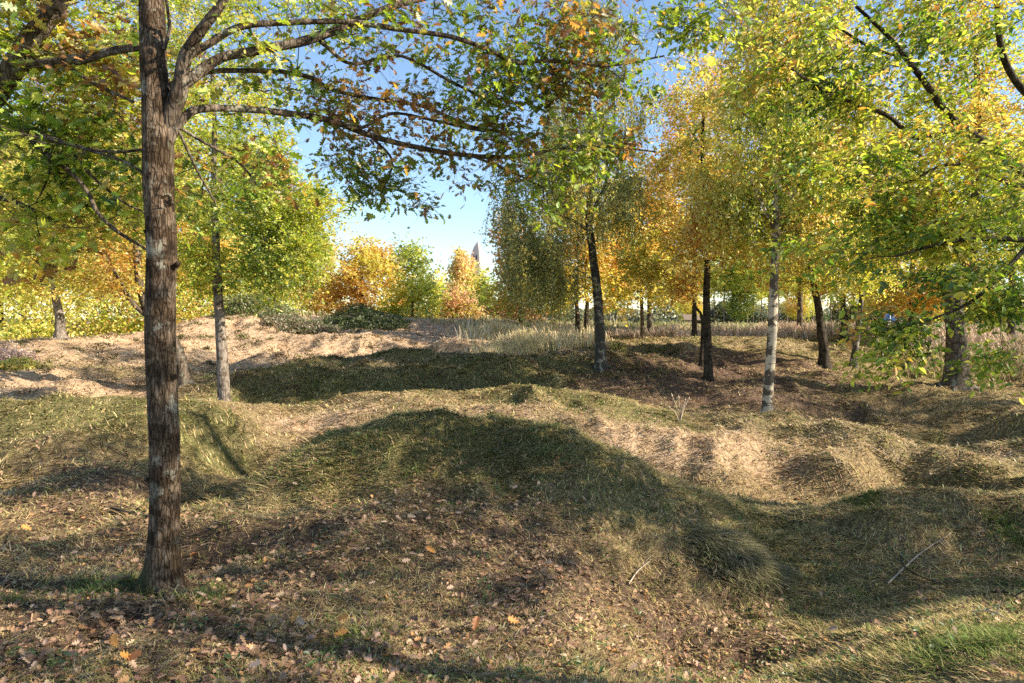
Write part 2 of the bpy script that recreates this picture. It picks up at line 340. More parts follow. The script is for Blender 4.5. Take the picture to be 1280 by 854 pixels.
M_LEAF = leaf_mat('leaf', trans=.55); M_LITTER = leaf_mat('dead_leaf', trans=.12, gloss=.02); M_GRASS = attr_mat('grass_blade', trans=.22)
M_OAK = bark_mat('oak_bark', (.048, .034, .022), (.135, .094, .062), (.31, .24, .175), scale=11, lichen=(.30, .29, .23), moss=(.05, .058, .018), bump=1.0, patch=(.46, .54))
M_BARK = bark_mat('grey_brown_bark', (.05, .04, .03), (.13, .10, .075), (.27, .22, .17), scale=6, lichen=(.27, .27, .21), bump=.8)
M_TWIG = plain_mat('twig_bark', (.075, .058, .043), .9, nscale=30, namt=.4, spec=.1)
M_DARKBARK = bark_mat('dark_bark', (.025, .02, .016), (.06, .048, .036), (.12, .10, .075), scale=6, bump=.8)
M_PALEBARK = bark_mat('pale_bark', (.11, .09, .075), (.24, .20, .165), (.42, .36, .30), scale=6, bump=.7)
M_BIRCH = birch_mat('birch_bark', pale=(.48, .41, .30), dark=(.085, .062, .043), amt=.475); M_BIRCH2 = birch_mat('rough_birch_bark', pale=(.25, .22, .17), dark=(.045, .038, .03), amt=.42)

# ------------------------------------------------------------------ surface zones (what grows where)
def ipx(x, y, z):  # inverse of pix, used once to lay out real ground zones in plan
    return 640+x/np.maximum(y, .5)*F, HZ+(EYE-z)/np.maximum(y, .5)*F
def blob(x, y, px, py, Y, rx, ry):
    cx = (px-640)/F*Y
    return np.exp(-(((x-cx)/rx)**2+((y-Y)/ry)**2))
def zones(x, y):
    """green, litter, tan weights of the ground cover in plan"""
    n1 = fbm(x/2.4, y/2.4, s=21, o=4); n2 = fbm(x/.7, y/.7, s=31, o=3)
    tan = np.maximum(smooth(17.5, 22, y+1.2*n1-.0*x)*smooth(4, -2, x-1+n1*2), blob(x, y, 60, 480, 16, 3.5, 3))
    tan = np.maximum(tan, .8*blob(x, y, 400, 520, 11.8, 1.2, .8))
    tan = np.maximum(tan, .7*blob(x, y, 850, 570, 11, 2.8, 1.4)); tan = np.maximum(tan, .5*blob(x, y, 620, 520, 11.6, 1.8, .9)); tan = np.maximum(tan, .45*blob(x, y, 470, 470, 17.5, 2.2, .8))
    tan = np.maximum(tan, .5*blob(x, y, 1200, 560, 11.5, 2.5, 1.3))
    green = .48+.75*n1+.35*n2
    for b in [(540,530,7.3,1.4,.8),(720,490,13,2.2,1.5),(640,450,18,4,2),(430,550,7.3,1.3,.9),(1150,640,7.4,2.6,.7),(100,515,10.4,2.5,.8),(240,515,10.4,1.2,.8),(1240,810,3.6,.7,.5),
              (1000,540,12,2,.8),(370,470,16.5,1.8,1.3),(460,400,32,4,3),(800,450,20,4,2),(700,500,12,2,1.5)]:
        green = green+.34*blob(x, y, *b)
    litter = .12+.35*n1*-1+.3*n2
    for b, w in [((90,680,5.2,2.2,1.8),.55),((200,800,3.7,2.4,.9),.5),((205,735,4.5,.6,.5),.5),((870,790,4.9,1.25,.8),1.15),((540,680,5.6,1.8,.9),.45),((900,480,16.5,3,2.4),1.0),((920,450,20,3,2),.8),((700,800,4,1.3,.8),.3),((60,620,7.5,2,1),.45),((820,470,17,1.5,1.2),.6),((0,480,16,3,2),.4)]:
        litter = litter+w*blob(x, y, *b)
    green = green-.6*tan-.35*litter
    return np.clip(green, 0, 1), np.clip(litter, 0, 1), np.clip(tan, 0, 1)

# ------------------------------------------------------------------ ground
def build_ground():
    fr = np.linspace(-52, 52, 640); rest = np.linspace(52, 308, 90)[1:-1]
    th = np.radians(np.r_[fr, rest]); nt = len(th)
    r = np.r_[np.geomspace(.6, 60, 620), np.geomspace(62, 6000, 70)]; nr = len(r)
    X = np.outer(r, np.sin(th)).ravel(); Y = np.outer(r, np.cos(th)).ravel()
    Z = hgt(X, Y)
    V = np.c_[X, Y, Z]; V = np.vstack([V, [[0, 0, h1(0, 0)]]])
    i = np.arange(nr-1)[:, None]*nt; j = np.arange(nt)[None]; k = (j+1) % nt
    q = np.stack([i+j, i+nt+j, i+nt+k, i+k], -1).reshape(-1, 4)
    q = q[:, ::-1]
    fan = np.stack([np.full(nt, nr*nt), np.arange(nt), (np.arange(nt)+1) % nt], -1)[:, ::-1]
    loops = np.r_[q.ravel(), fan.ravel()]; tot = np.r_[np.full(len(q), 4), np.full(nt, 3)]; st = np.r_[0, np.cumsum(tot)[:-1]]
    g, l, t = zones(V[:, 0], V[:, 1])
    me = mesh_from('ground', V, loops, st, tot, np.c_[g, l, t], None)
    # make normals up
    if me.polygons[0].normal.z < 0: me.flip_normals()
    m, nt_ = newmat('ground_turf')
    at = N_(nt_, 'ShaderNodeAttribute', attribute_name='col'); sp = N_(nt_, 'ShaderNodeSeparateColor'); L_(nt_, at.outputs['Color'], sp.inputs[0])
    tc = N_(nt_, 'ShaderNodeTexCoord')
    def nz(s, det=5, ro=.65, sc=(1, 1, 1)):
        mp = N_(nt_, 'ShaderNodeMapping'); mp.inputs['Scale'].default_value = sc; L_(nt_, tc.outputs['Object'], mp.inputs['Vector'])
        n = N_(nt_, 'ShaderNodeTexNoise'); n.inputs['Scale'].default_value = s; n.inputs['Detail'].default_value = det; n.inputs['Roughness'].default_value = ro; L_(nt_, mp.outputs[0], n.inputs['Vector']); return n
    nA = nz(16, 8, .75); nB = nz(2.2, 6, .7); nC = nz(70, 4, .7, (1, .35, 1))
    straw = ramp(nt_, [(.3, (.10, .072, .042)), (.5, (.30, .225, .12)), (.7, (.54, .42, .24))]); L_(nt_, nA.outputs['Fac'], straw.inputs[0])
    grn = ramp(nt_, [(.3, (.05, .052, .02)), (.5, (.18, .165, .07)), (.72, (.35, .30, .15))]); L_(nt_, nA.outputs['Fac'], grn.inputs[0])
    lit = ramp(nt_, [(.3, (.05, .034, .025)), (.5, (.15, .10, .072)), (.68, (.32, .22, .16))]); L_(nt_, nA.outputs['Fac'], lit.inputs[0])
    tan = ramp(nt_, [(.3, (.26, .17, .10)), (.5, (.58, .41, .26)), (.7, (.74, .56, .38))]); L_(nt_, nA.outputs['Fac'], tan.inputs[0])
    def mix(a, b, fac_out, lo, hi):
        ad = N_(nt_, 'ShaderNodeMath', operation='ADD'); L_(nt_, fac_out, ad.inputs[0]); L_(nt_, nB.outputs['Fac'], ad.inputs[1])
        r = N_(nt_, 'ShaderNodeMapRange', interpolation_type='SMOOTHSTEP'); r.inputs['From Min'].default_value = lo; r.inputs['From Max'].default_value = hi; L_(nt_, ad.outputs[0], r.inputs['Value'])
        x = N_(nt_, 'ShaderNodeMix', data_type='RGBA'); L_(nt_, r.outputs[0], x.inputs[0]); L_(nt_, a, x.inputs[6]); L_(nt_, b, x.inputs[7]); return x.outputs[2]
    c = mix(straw.outputs[0], grn.outputs[0], sp.outputs[0], .75, 1.25)
    c = mix(c, lit.outputs[0], sp.outputs[1], .75, 1.2)
    c = mix(c, tan.outputs[0], sp.outputs[2], .8, 1.2)
    p = N_(nt_, 'ShaderNodeBsdfPrincipled'); p.inputs['Roughness'].default_value = 1; p.inputs['Specular IOR Level'].default_value = .05; L_(nt_, c, p.inputs['Base Color'])
    ma = N_(nt_, 'ShaderNodeMath', operation='ADD'); L_(nt_, nA.outputs['Fac'], ma.inputs[0]); L_(nt_, nC.outputs['Fac'], ma.inputs[1])
    b = N_(nt_, 'ShaderNodeBump'); b.inputs['Strength'].default_value = .9; b.inputs['Distance'].default_value = .05; L_(nt_, ma.outputs[0], b.inputs['Height']); L_(nt_, b.outputs[0], p.inputs['Normal'])
    o = N_(nt_, 'ShaderNodeOutputMaterial'); L_(nt_, p.outputs[0], o.inputs[0])
    me.materials.append(m)
    g = link('ground', me); tag(g, 'hummocky turf ground of old craters and mounds', 'ground', kind='structure')

def scatter_polar(n, r0, r1, a0=-40, a1=40, seed=1):
    rg = np.random.default_rng(seed)
    r = r0*(r1/r0)**rg.random(n); th = np.radians(rg.uniform(a0, a1, n))
    return r*np.sin(th), r*np.cos(th), r

def blades(name, x, y, length, width, lift, azim, C, mat, zoff=-.01, curl=.6):
    """curved grass strips; lift = start pitch, curl bends them down again"""
    n = len(x); z = hgt(x, y)+zoff
    d = np.c_[np.cos(azim), np.sin(azim)]; s = np.c_[-np.sin(azim), np.cos(azim), np.zeros(n)]
    P = np.c_[x, y, z]; pts = [P]; pit = lift.copy(); k = 3
    for i in range(k):
        st = length/k
        P = P+np.c_[d*(np.cos(pit)*st)[:, None], np.sin(pit)*st]; pts.append(P); pit = pit-curl*RNG.uniform(.3, 1.0, n)*lift
    # keep lying blades above the slope
    for i in (1, 2, 3):
        q = pts[i]; hz = hgt(q[:, 0], q[:, 1])+.004; q[:, 2] = np.maximum(q[:, 2], hz)
    w = width[:, None]*.5
    V = np.stack([pts[0]-s*w, pts[0]+s*w, pts[1]-s*w, pts[1]+s*w, pts[2]-s*w*.8, pts[2]+s*w*.8, pts[3]], 1).reshape(-1, 3)
    b = np.arange(n)[:, None]*7
    L = np.concatenate([b+A([0, 1, 3, 2]), b+A([2, 3, 5, 4]), b+A([4, 5, 6])], 1).ravel()
    tot = np.tile([4, 4, 3], n); st = np.r_[0, np.cumsum(tot)[:-1]]
    return link(name, mesh_from(name, V, L, st, tot, np.repeat(C, 7, 0), mat, True))

def pick(pal, n, rg, w=None, jit=.18):
    pal = A(pal, float); w = None if w is None else A(w)/np.sum(w)
    c = pal[rg.choice(len(pal), n, p=w)]
    return np.clip(c*(1+rg.normal(0, jit, (n, 1)))*(1+rg.normal(0, jit*.22, (n, 3))), .004, .9)

def near_trees(x, y): return x

def build_grass():
    rg = np.random.default_rng(5)
    # 1. matted cut grass lying on everything
    n = 760000
    x, y, r = scatter_polar(n, 2.6, 34, -42, 42, 11)
    g, l, t = zones(x, y)
    keep = rg.random(n) < np.clip(1.05-.75*l-.25*t, .12, 1); x, y, r, g, l, t = [v[keep] for v in (x, y, r, g, l, t)]; n = len(x)
    e = .05; gx = (hgt(x+e, y, False)-hgt(x-e, y, False)); gy = (hgt(x, y+e, False)-hgt(x, y-e, False))
    down = np.arctan2(-gy, -gx); swirl = 3*fbm(x/.9, y/.9, s=41, o=2)
    az = down+swirl+rg.normal(0, 1.4, n)
    length = rg.uniform(.03, .14, n)*(1+.025*r)*np.where(r < 6.5, .75, 1)*(1+.35*noise3(x/.4, y/.4, s=55)); width = np.maximum(.0022, .00085*r)*rg.uniform(.7, 1.5, n)
    clump = noise3(x/.28, y/.28, s=51)
    lift = np.clip(rg.normal(.28, .2, n)+.25*clump, .03, 1.2)
    straw = pick([(.54, .405, .19), (.38, .275, .135), (.72, .56, .29), (.17, .115, .06), (.46, .38, .15), (.60, .44, .235)], n, rg, jit=.25)
    grn = pick([(.16, .16, .05), (.25, .23, .08), (.35, .30, .12), (.09, .085, .03), (.33, .31, .09)], n, rg, jit=.25)
    tn = pick([(.70, .52, .34), (.60, .43, .27), (.44, .31, .20), (.76, .60, .42)], n, rg)
    s = rg.random(n)
    C = np.where((s < np.clip(g*.6+.15*clump, .04, .6))[:, None], grn, straw)
    C = np.where((rg.random(n) < t)[:, None], tn, C)
    o = blades('matted_grass', x, y, length, width, lift, az, C, M_GRASS)
    tag(o, 'matted cut grass and straw covering the mounds', 'grass', kind='stuff')
    # 2. upright green tufts
    n = 30000
    cx, cy, cr = scatter_polar(1500, 2.8, 26, -42, 42, 12); g, l, t = zones(cx, cy)
    k = np.argsort(-(g+rg.normal(0, .25, len(cx))))[:750]; cx, cy, cr = cx[k], cy[k], cr[k]
    ex = [pix(1235, 800, 3.6), pix(1200, 830, 3.5), pix(1270, 780, 3.8), pix(1180, 845, 3.5), pix(150, 728, 4.5), pix(235, 750, 4.3), pix(540, 540, 8.5), pix(505, 548, 8.4), pix(420, 800, 3.9), pix(325, 575, 9), pix(560, 530, 8.6), pix(215, 755, 4.25), pix(110, 735, 4.4), pix(1080, 660, 7.2), pix(1260, 700, 6.4), pix(400, 600, 7.6)]
    cx = np.r_[np.repeat([e[0] for e in ex], 5), cx]; cy = np.r_[np.repeat([e[1] for e in ex], 5), cy]
    cx[:80] += rg.normal(0, .12, 80); cy[:80] += rg.normal(0, .12, 80)
    i = rg.integers(0, len(cx), n); i[:9000] = rg.integers(0, 80, 9000)
    sg = rg.uniform(.04, .14, len(cx))[i]
    x = cx[i]+rg.normal(0, 1, n)*sg; y = cy[i]+rg.normal(0, 1, n)*sg; r = np.hypot(x, y)
    C = pick([(.12, .17, .035), (.17, .23, .055), (.24, .28, .08), (.09, .12, .03), (.34, .31, .14)], n, rg)
    o = blades('grass_tufts', x, y, rg.uniform(.04, .13, n), np.maximum(.0035, .0009*r), np.clip(rg.normal(1.0, .3, n), .2, 1.5), rg.uniform(0, 6.28, n), C, M_GRASS, curl=.75)
    tag(o, 'fresh green grass tufts standing in the matted grass', 'grass', kind='stuff')
    # 3. shaggy hummock beside the central mound
    c = pix(915, 690, 6.1); n = 5500
    a = rg.uniform(0, 6.28, n); q = rg.random(n)**.6
    x = c[0]+np.cos(a)*q*.40+.09*rg.normal(0, 1, n); y = c[1]+np.sin(a)*q*.26+.07*rg.normal(0, 1, n)
    C = pick([(.22, .21, .10), (.34, .29, .17), (.13, .13, .06), (.44, .37, .24), (.16, .17, .07)], n, rg, jit=.3)
    o = blades('hummock_grass', x, y, rg.uniform(.08, .26, n), rg.uniform(.004, .008, n), np.clip(rg.normal(.35, .25, n), .05, 1.1), -.75+.45*np.sin(a)+rg.normal(0, .6, n)+.8*noise3(x/.2, y/.2, s=5), C, M_GRASS, curl=1.1)
    tag(o, 'shaggy long grass draped over the small hummock', 'grass', kind='stuff')

def build_litter():
    rg = np.random.default_rng(9)
    n = 95000
    x, y, r = scatter_polar(n, 2.7, 24, -42, 42, 13); g, l, t = zones(x, y)
    clump = fbm(x/.6, y/.6, s=61, o=3)
    keep = rg.random(n) < np.clip(.04+.85*l+.55*clump-.25*g, .015, 1)*np.where(r > 8, .75, 1); x, y, r, l = [v[keep] for v in (x, y, r, l)]; n = len(x)
    P = np.c_[x, y, hgt(x, y)+rg.uniform(.0, .035, n)]
    D = rg.normal(0, 1, (n, 3)); D[:, 2] *= .35; Nn = rg.normal(0, .7, (n, 3)); Nn[:, 2] = 1
    S = np.where(rg.random(n) < .45, rg.uniform(.015, .035, n), rg.uniform(.028, .066, n))*np.where(r > 9, 1.3, 1)
    C = pick([(.36, .225, .14), (.26, .155, .095), (.42, .28, .18), (.16, .095, .06), (.48, .26, .11), (.50, .36, .25)], n, rg, [3, 3, 2, 3, .6, .8])
    o = leaves_mesh('leaf_litter', OAK, P, D, Nn, S, C, M_LITTER); tag(o, 'pinkish brown fallen oak leaves scattered over the grass', 'fallen leaves', kind='stuff')

def build_tussocks():
    rg = np.random.default_rng(19); k = 520
    cx, cy, cr = scatter_polar(k, 16, 33, -38, 14, 77); sg = rg.uniform(.06, .22, k); n = 26000
    i = rg.integers(0, k, n); x = cx[i]+rg.normal(0, 1, n)*sg[i]; y = cy[i]+rg.normal(0, 1, n)*sg[i]; r = np.hypot(x, y)
    pal = A([(.20, .15, .09), (.13, .12, .05), (.30, .22, .13), (.18, .18, .07)]); C = pal[(i*7) % 4]*(1+rg.normal(0, .25, (n, 1)))
    o = blades('dry_tussocks', x, y, rg.uniform(.06, .22, n), .0011*r, np.clip(rg.normal(.8, .35, n), .1, 1.5), rg.uniform(0, 6.28, n), np.clip(C, .01, .8), M_GRASS, curl=.8)
    tag(o, 'small dark dry tussocks dotted over the sunlit tan bank', 'grass', kind='stuff')

def build_tall_grass():
    rg = np.random.default_rng(15)
    def area(name, label, lst, n, hmin, hmax, pal, wk=.0011, up=1.35):
        xs = []; ys = []; tot = sum(b[-1] for b in lst)
        for (px0, px1, Y0, Y1, w) in lst:
            m = int(n*w/tot); Y = rg.uniform(Y0, Y1, m); px = rg.uniform(px0, px1, m)+rg.normal(0, 12, m); xs.append((px-640)/F*Y); ys.append(Y)
        x = np.concatenate(xs); y = np.concatenate(ys); m = len(x); r = np.hypot(x, y)
        hv = rg.uniform(hmin, hmax, m)*(1+.55*noise3(x/1.3, y/1.3, s=71))
        keep = noise3(x/1.1, y/1.1, s=72)+.7*noise3(x/3.5, y/3.5, s=73)+rg.normal(0, .3, m) > -.25; x, y, r, hv = x[keep], y[keep], r[keep], hv[keep]; m = len(x)
        o = blades(name, x, y, hv, r*wk*rg.uniform(.6, 1.4, m), np.clip(rg.normal(up, .14, m), .5, 1.57), rg.uniform(0, 6.28, m), pick(pal, m, rg), M_GRASS, curl=.22)
        tag(o, label, 'tall grass', kind='stuff')
    area('tall_dry_grass', 'tall straw coloured grass standing beyond the central mounds', [(600,735,21.5,27,3),(590,730,27,34,1.5),(640,720,21,23,1.2)], 26000, .25, .6, [(.74,.62,.38),(.66,.55,.30),(.78,.68,.48),(.52,.48,.22),(.70,.55,.38)])
    area('pink_reed_grass', 'pinkish dry reed grass along the far field', [(935,1110,29,36,3),(760,850,31,34,.7),(1110,1300,22,34,1.5),(880,960,30,34,.6)], 22000, .15, .62, [(.58,.43,.34),(.66,.52,.42),(.50,.36,.27),(.60,.50,.32),(.38,.30,.18)])
    area('undergrowth', 'dry yellow brown undergrowth behind the forked tree', [(1130,1400,19,25,2)], 9000, .15, .55, [(.42,.33,.18),(.34,.26,.13),(.24,.22,.09),(.5,.42,.24)])
    area('meadow_grass', 'pale yellow green grass of the far meadow', [(520,1300,36,75,3),(200,640,33,60,1.5)], 34000, .08, .35, [(.30,.30,.11),(.38,.34,.16),(.22,.24,.08),(.44,.38,.22)], wk=.0013)

# ------------------------------------------------------------------ trees
GREEN = [(.17,.27,.035),(.23,.33,.04),(.31,.40,.055),(.12,.20,.03)]
YELL = [(.76,.61,.14),(.84,.70,.22),(.66,.52,.10),(.60,.54,.13)]
ORAN = [(.62,.36,.09),(.70,.44,.12),(.54,.28,.07),(.52,.27,.07)]
BROWN = [(.24,.12,.045),(.18,.085,.035),(.30,.16,.06)]
YG = [(.44,.50,.07),(.55,.56,.09),(.36,.45,.06),(.64,.60,.12)]
def mixpal(*ps):
    out = []; w = []
    for p, k in ps:
        for c in p: out.append(c); w.append(k/len(p))
    return out, w

def add_roots(soup, base, r0, n, seed, ln=2.6):
    rg = np.random.default_rng(seed); a0 = rg.uniform(0, 6.28)
    for k in range(n):
        a = a0+k*6.283/n+rg.uniform(-.35, .35); d = A([math.cos(a), math.sin(a)]); L = r0*ln*rg.uniform(.75, 1.3); pts = []
        for q, zz in ((.25, 2.1), (.75, .85), (1.25, .25), (1.9, .02)):
            p = base[:2]+d*r0*q if q < 1.5 else base[:2]+d*(r0+L*.55)
            pts.append([p[0]-base[0], p[1]-base[1], h1(p[0], p[1])-base[2]+r0*zz])
        p = base[:2]+d*(r0+L); pts.append([p[0]-base[0], p[1]-base[1], h1(p[0], p[1])-base[2]-r0*.35])
        P = catmull(pts, 5); tube(soup, P, np.interp(np.linspace(0, 1, len(P)), [0, .4, .7, 1], [r0*.34, r0*.42, r0*.26, r0*.08]), 10, bump=.15, seed=seed+k)

class Grower:
    def __init__(s, seed):
        s.rg = np.random.default_rng(seed); s.P = np.zeros((0, 3)); s.R = np.zeros(0); s.paths = []
    def add_path(s, P, R, level=0, part=0):
        s.paths.append((P, R, level, part)); s.P = np.vstack([s.P, P]); s.R = np.r_[s.R, R]
    def connect(s, targets, origin, level=2, rmax=.03, k=.013, up=.35, wob=.08, tip=.0025, down_ok=1.0, part=0, rscale=1):
        o = np.asarray(origin)
        order = np.argsort(np.linalg.norm((targets-o)*A([1, 1, .6]), axis=1))
        ends = []
        for i in order:
            T = targets[i]; d = np.linalg.norm(s.P-T, axis=1)
            pen = np.maximum(0, s.P[:, 2]-T[2])*down_ok+.12*np.linalg.norm(s.P-o, axis=1)
            # prefer nodes lying between the origin and the target
            j = np.argmin(d*1.0+pen+np.where(s.R < tip*1.2, .15, 0)); S = s.P[j]; L = d[j]
            if L < .03: ends.append((T, unit(T-o))); continue
            n = max(4, min(12, int(L/.12)+3)); t = np.linspace(0, 1, n)[:, None]
            mid = (S+T)/2+A([0, 0, up*L*.5])+s.rg.normal(0, wob*L, 3)
            P = S*(1-t)**2+mid*2*t*(1-t)+T*t*t; P[1:-1] += s.rg.normal(0, wob*.25*L/n**.5, (n-2, 3))
            r0 = min(s.R[j]*.72, max(tip*1.5, k*L**.8*rscale), rmax)
            R = r0+(tip-r0)*np.linspace(0, 1, n)**.8
            s.add_path(P, R, level, part); ends.append((T, unit(P[-1]-P[-2])))
        return ends

def sample_blobs(rg, blobs, n, shell=.45):
    """blobs: (centre, radii, weight); uneven ellipsoid volume samples"""
    w = A([b[2] for b in blobs], float); w /= w.sum(); out = []; n0 = n; n = int(n*1.7)
    for b, m in zip(blobs, rg.multinomial(n, w)):
        v = unit(rg.normal(0, 1, (m, 3))); q = rg.random(m)**shell
        q = q*(1+.22*noise3(v[:, 0]*2+b[0][0], v[:, 1]*2+b[0][1], v[:, 2]*2+b[0][2], s=5))
        P = A(b[0])+v*q[:, None]*A(b[1]); sc = max(.35, .42*float(np.mean(b[1])))
        f = fbm(P[:, 0]/sc, P[:, 1]/sc, P[:, 2]/sc*1.25, s=33, o=2)+rg.normal(0, .06, m)
        out.append(P[np.argsort(-f)[:max(1, int(m/1.7))]])
    return np.vstack(out)

TW = []
def sprigs(soup, off, w):
    for q in TW: tube(soup, q-off, [w, w*.8, w*.5], 3, cap=False)

def clump_leaves(rg, ends, per, spread, size, pal, style='round', droop=.35, colnoise=1.5, off=0, shades=None):
    """leaf arrays around branch ends"""
    E = A([e[0] for e in ends]); Dd = A([e[1] for e in ends]); n = len(E)
    cnt = np.maximum(1, rg.poisson(per, n)); idx = np.repeat(np.arange(n), cnt); m = len(idx)
    cols, w = pal; cols = A(cols); w = A(w)/np.sum(w); cw = np.cumsum(w)
    cen = E[idx]
    TW.clear()
    if style == 'weep':
        k = 5; sid = rg.integers(0, k, m)
        hx = rg.normal(0, spread*.5, (n, k, 2)); hl = rg.uniform(.3, 1.0, (n, k))*spread*3.0
        t = rg.random(m)
        P = cen+np.c_[hx[idx, sid]*(.35+.75*t[:, None]), -t*hl[idx, sid]+spread*.3]+rg.normal(0, size*.5, (m, 3))
        D = rg.normal(0, .6, (m, 3)); D[:, 2] -= 1.0; Nn = rg.normal(0, 1, (m, 3))
        for a in range(n):
            for b in range(k):
                h_ = hx[a, b]; L0 = hl[a, b]
                TW.append(E[a]+A([[0, 0, 0], [h_[0]*.55, h_[1]*.55, -.1*L0+spread*.3], [h_[0]*1.1, h_[1]*1.1, -L0+spread*.3]]))
    else:
        k = 5 if style == 'round' else 4; tid = rg.integers(0, k, m)
        dd = unit(rg.normal(0, 1, (n, k, 3))*A([1, 1, .75]))
        if style == 'spray': dd = unit(A([-.80, -.12, -.34])*1.5+rg.normal(0, 1, (n, k, 3))*A([.65, .9, .32])); L0 = spread*rg.uniform(1.2, 2.6, (n, k))
        else: dd = unit(dd+Dd[:, None]*.5); L0 = spread*rg.uniform(.7, 1.6, (n, k))
        t = rg.uniform(.12, 1.05, m); sag = -.18 if style == 'spray' else -.05
        tw = dd[idx, tid]; ll = L0[idx, tid]
        P = cen+tw*(t*ll)[:, None]; P[:, 2] += sag*ll*t*t; P = P+rg.normal(0, size*.38, (m, 3))
        sd = unit(np.cross(tw, A([0, 0, 1.])+rg.normal(0, .3, (m, 3))))*rg.choice([-1, 1], m)[:, None]
        D = tw*.7+sd+rg.normal(0, .35, (m, 3)); D[:, 2] -= droop*.6
        Nn = rg.normal(0, .45 if style == 'spray' else .65, (m, 3)); Nn[:, 2] += .85
        for a in range(n):
            for b in range(k):
                e = dd[a, b]*L0[a, b]; TW.append(E[a]+A([[0, 0, 0], [e[0]*.5, e[1]*.5, e[2]*.5+sag*.25*L0[a, b]], [e[0], e[1], e[2]+sag*L0[a, b]]]))
    # colour: clump level choice plus per leaf variation
    u = .5+.5*fbm(cen[:, 0]/colnoise, cen[:, 1]/colnoise, cen[:, 2]/colnoise, s=81, o=2)*1.9
    u = np.clip(u+rg.normal(0, .16, m)+off, 0, .9999)
    ci = np.minimum(np.searchsorted(cw, u), len(cols)-1)
    C = np.clip(cols[ci]*(1+rg.normal(0, .2, (m, 1)))*(1+rg.normal(0, .05, (m, 3))), .005, .85)
    S = size*np.clip(rg.lognormal(-.05, .32, m), .4, 1.9)
    return P, D, Nn, S, C

def flush_wood(gr, base, root, bark, twigmat, name='trunk', big=.02, sides=14, bump=.1, sprig=0):
    S1 = Soup(); S2 = Soup(); n2 = 0
    for P, R, lv, part in gr.paths:
        if lv == 0: tube(S1, P-base, R, sides=sides, bump=bump, seed=3)
        elif R[0] > big: tube(S1, P-base, R, sides=8, bump=bump*.6, seed=4)
        else: tube(S2, P-base, R, sides=4 if R[0] > .006 else 3, cap=False); n2 += 1
    add_roots(S1, base, gr.paths[0][1][-1]*0+max(p[1][len(p[1])//3] for p in gr.paths if p[2] == 0)*1.05, 5, int(abs(base[0]*10))+3)
    S1.build(name, bark, root)
    if sprig: sprigs(S2, base, sprig)
    if n2 or sprig: S2.build('twigs', twigmat, root)

def tree(name, label, cat, base, trunk, r0, blobs, ncl, per, size, pal, bark=None, twig=None, seed=1, spread=.35, style='round', tmpl=QUAD, group=None, nlimb=14,
         flare=1.5, forks=(), shell=.45, up=.35, twk=1.0, droop=.35, top=.25, colnoise=1.5, kind=None, bare_above=None, off=0):
    """base: world point at the ground; trunk: world polyline; blobs: crown volumes in world space"""
    base = A(base, float); root = empty(name, base); tag(root, label, cat, group)
    gr = Grower(seed); rg = gr.rg
    T = catmull([base-A([0, 0, .25])]+[A(p, float) for p in trunk], 10)
    hgt_ = np.linspace(0, 1, len(T)); R = r0*(1-(1-top)*hgt_**1.1)
    zz = T[:, 2]-base[2]; R = R*(1+(flare-1)*np.exp(-np.maximum(zz, 0)/.22))
    gr.add_path(T, R, 0)
    for fk in forks:
        Pf = catmull([A(p, float) for p in fk[0]], 8); gr.add_path(Pf, np.linspace(fk[1], fk[1]*.4, len(Pf)), 0)
    tg = sample_blobs(rg, blobs, ncl, shell)
    zmin = base[2]+(bare_above if bare_above is not None else 0)
    # trunk nodes low down must not sprout
    gr.P = gr.P.copy(); low = gr.P[:, 2] < zmin; Pkeep = gr.P[~low]; Rkeep = gr.R[~low]
    if len(Pkeep): gr.P, gr.R = Pkeep, Rkeep
    lim = tg[rg.choice(len(tg), min(nlimb, len(tg)), replace=False)]
    o = T[min(len(T)-1, int(len(T)*.6))]
    gr.connect(lim, o, level=1, rmax=r0*.45, k=.018, up=up*.8, wob=.06, tip=.006)
    ends = gr.connect(tg, o, level=2, rmax=r0*.25, k=.010*twk, up=up*.5, wob=.1, tip=.0022*max(1, base[1]/14))
    P, D, Nn, S, C = clump_leaves(rg, ends, per, spread, size, pal, style, droop, colnoise, off)
    ok = P[:, 2] > hgt(P[:, 0], P[:, 1], False)+.15; P, D, Nn, S, C = [v[ok] for v in (P, D, Nn, S, C)]
    flush_wood(gr, base, root, bark or M_BARK, twig or M_TWIG, sprig=(.0014*max(1, base[1]/8) if 3 < base[1] < 20.8 and abs(base[0]) < .8*base[1] else 0))
    leaves_mesh('crown', tmpl, P, D, Nn, S, C, M_LEAF, root, off=base)
    return root

def pb(px, py, Y, rx, ry, rY, w=1):
    """crown volume given by centre and half sizes in photograph pixels at distance Y (rY metres deep)"""
    c = pix(px, py, Y); return (c, A([rx/F*Y, rY, ry/F*Y]), w)
def gp(px, Y, dz=0): 
    x = (px-640)/F*Y; return A([x, Y, h1(x, Y)+dz])

def limb(gr, pts, level=0, part=0, n=7, wob=.0):
    W = A([pix(p[0], p[1], p[2]) for p in pts]); R = A([p[3]/2/F*p[2] for p in pts])
    P = catmull(W, n); t = np.linspace(0, 1, len(P)); R = np.interp(t, np.linspace(0, 1, len(R)), R)
    P = P+np.stack([noise3(P[:, 0]*3.1+k, P[:, 1]*3.1, P[:, 2]*3.1+5*k, s=k+part) for k in range(3)], 1)*R[:, None]*(.22 if level else .10)
    gr.add_path(P, R, level, part)

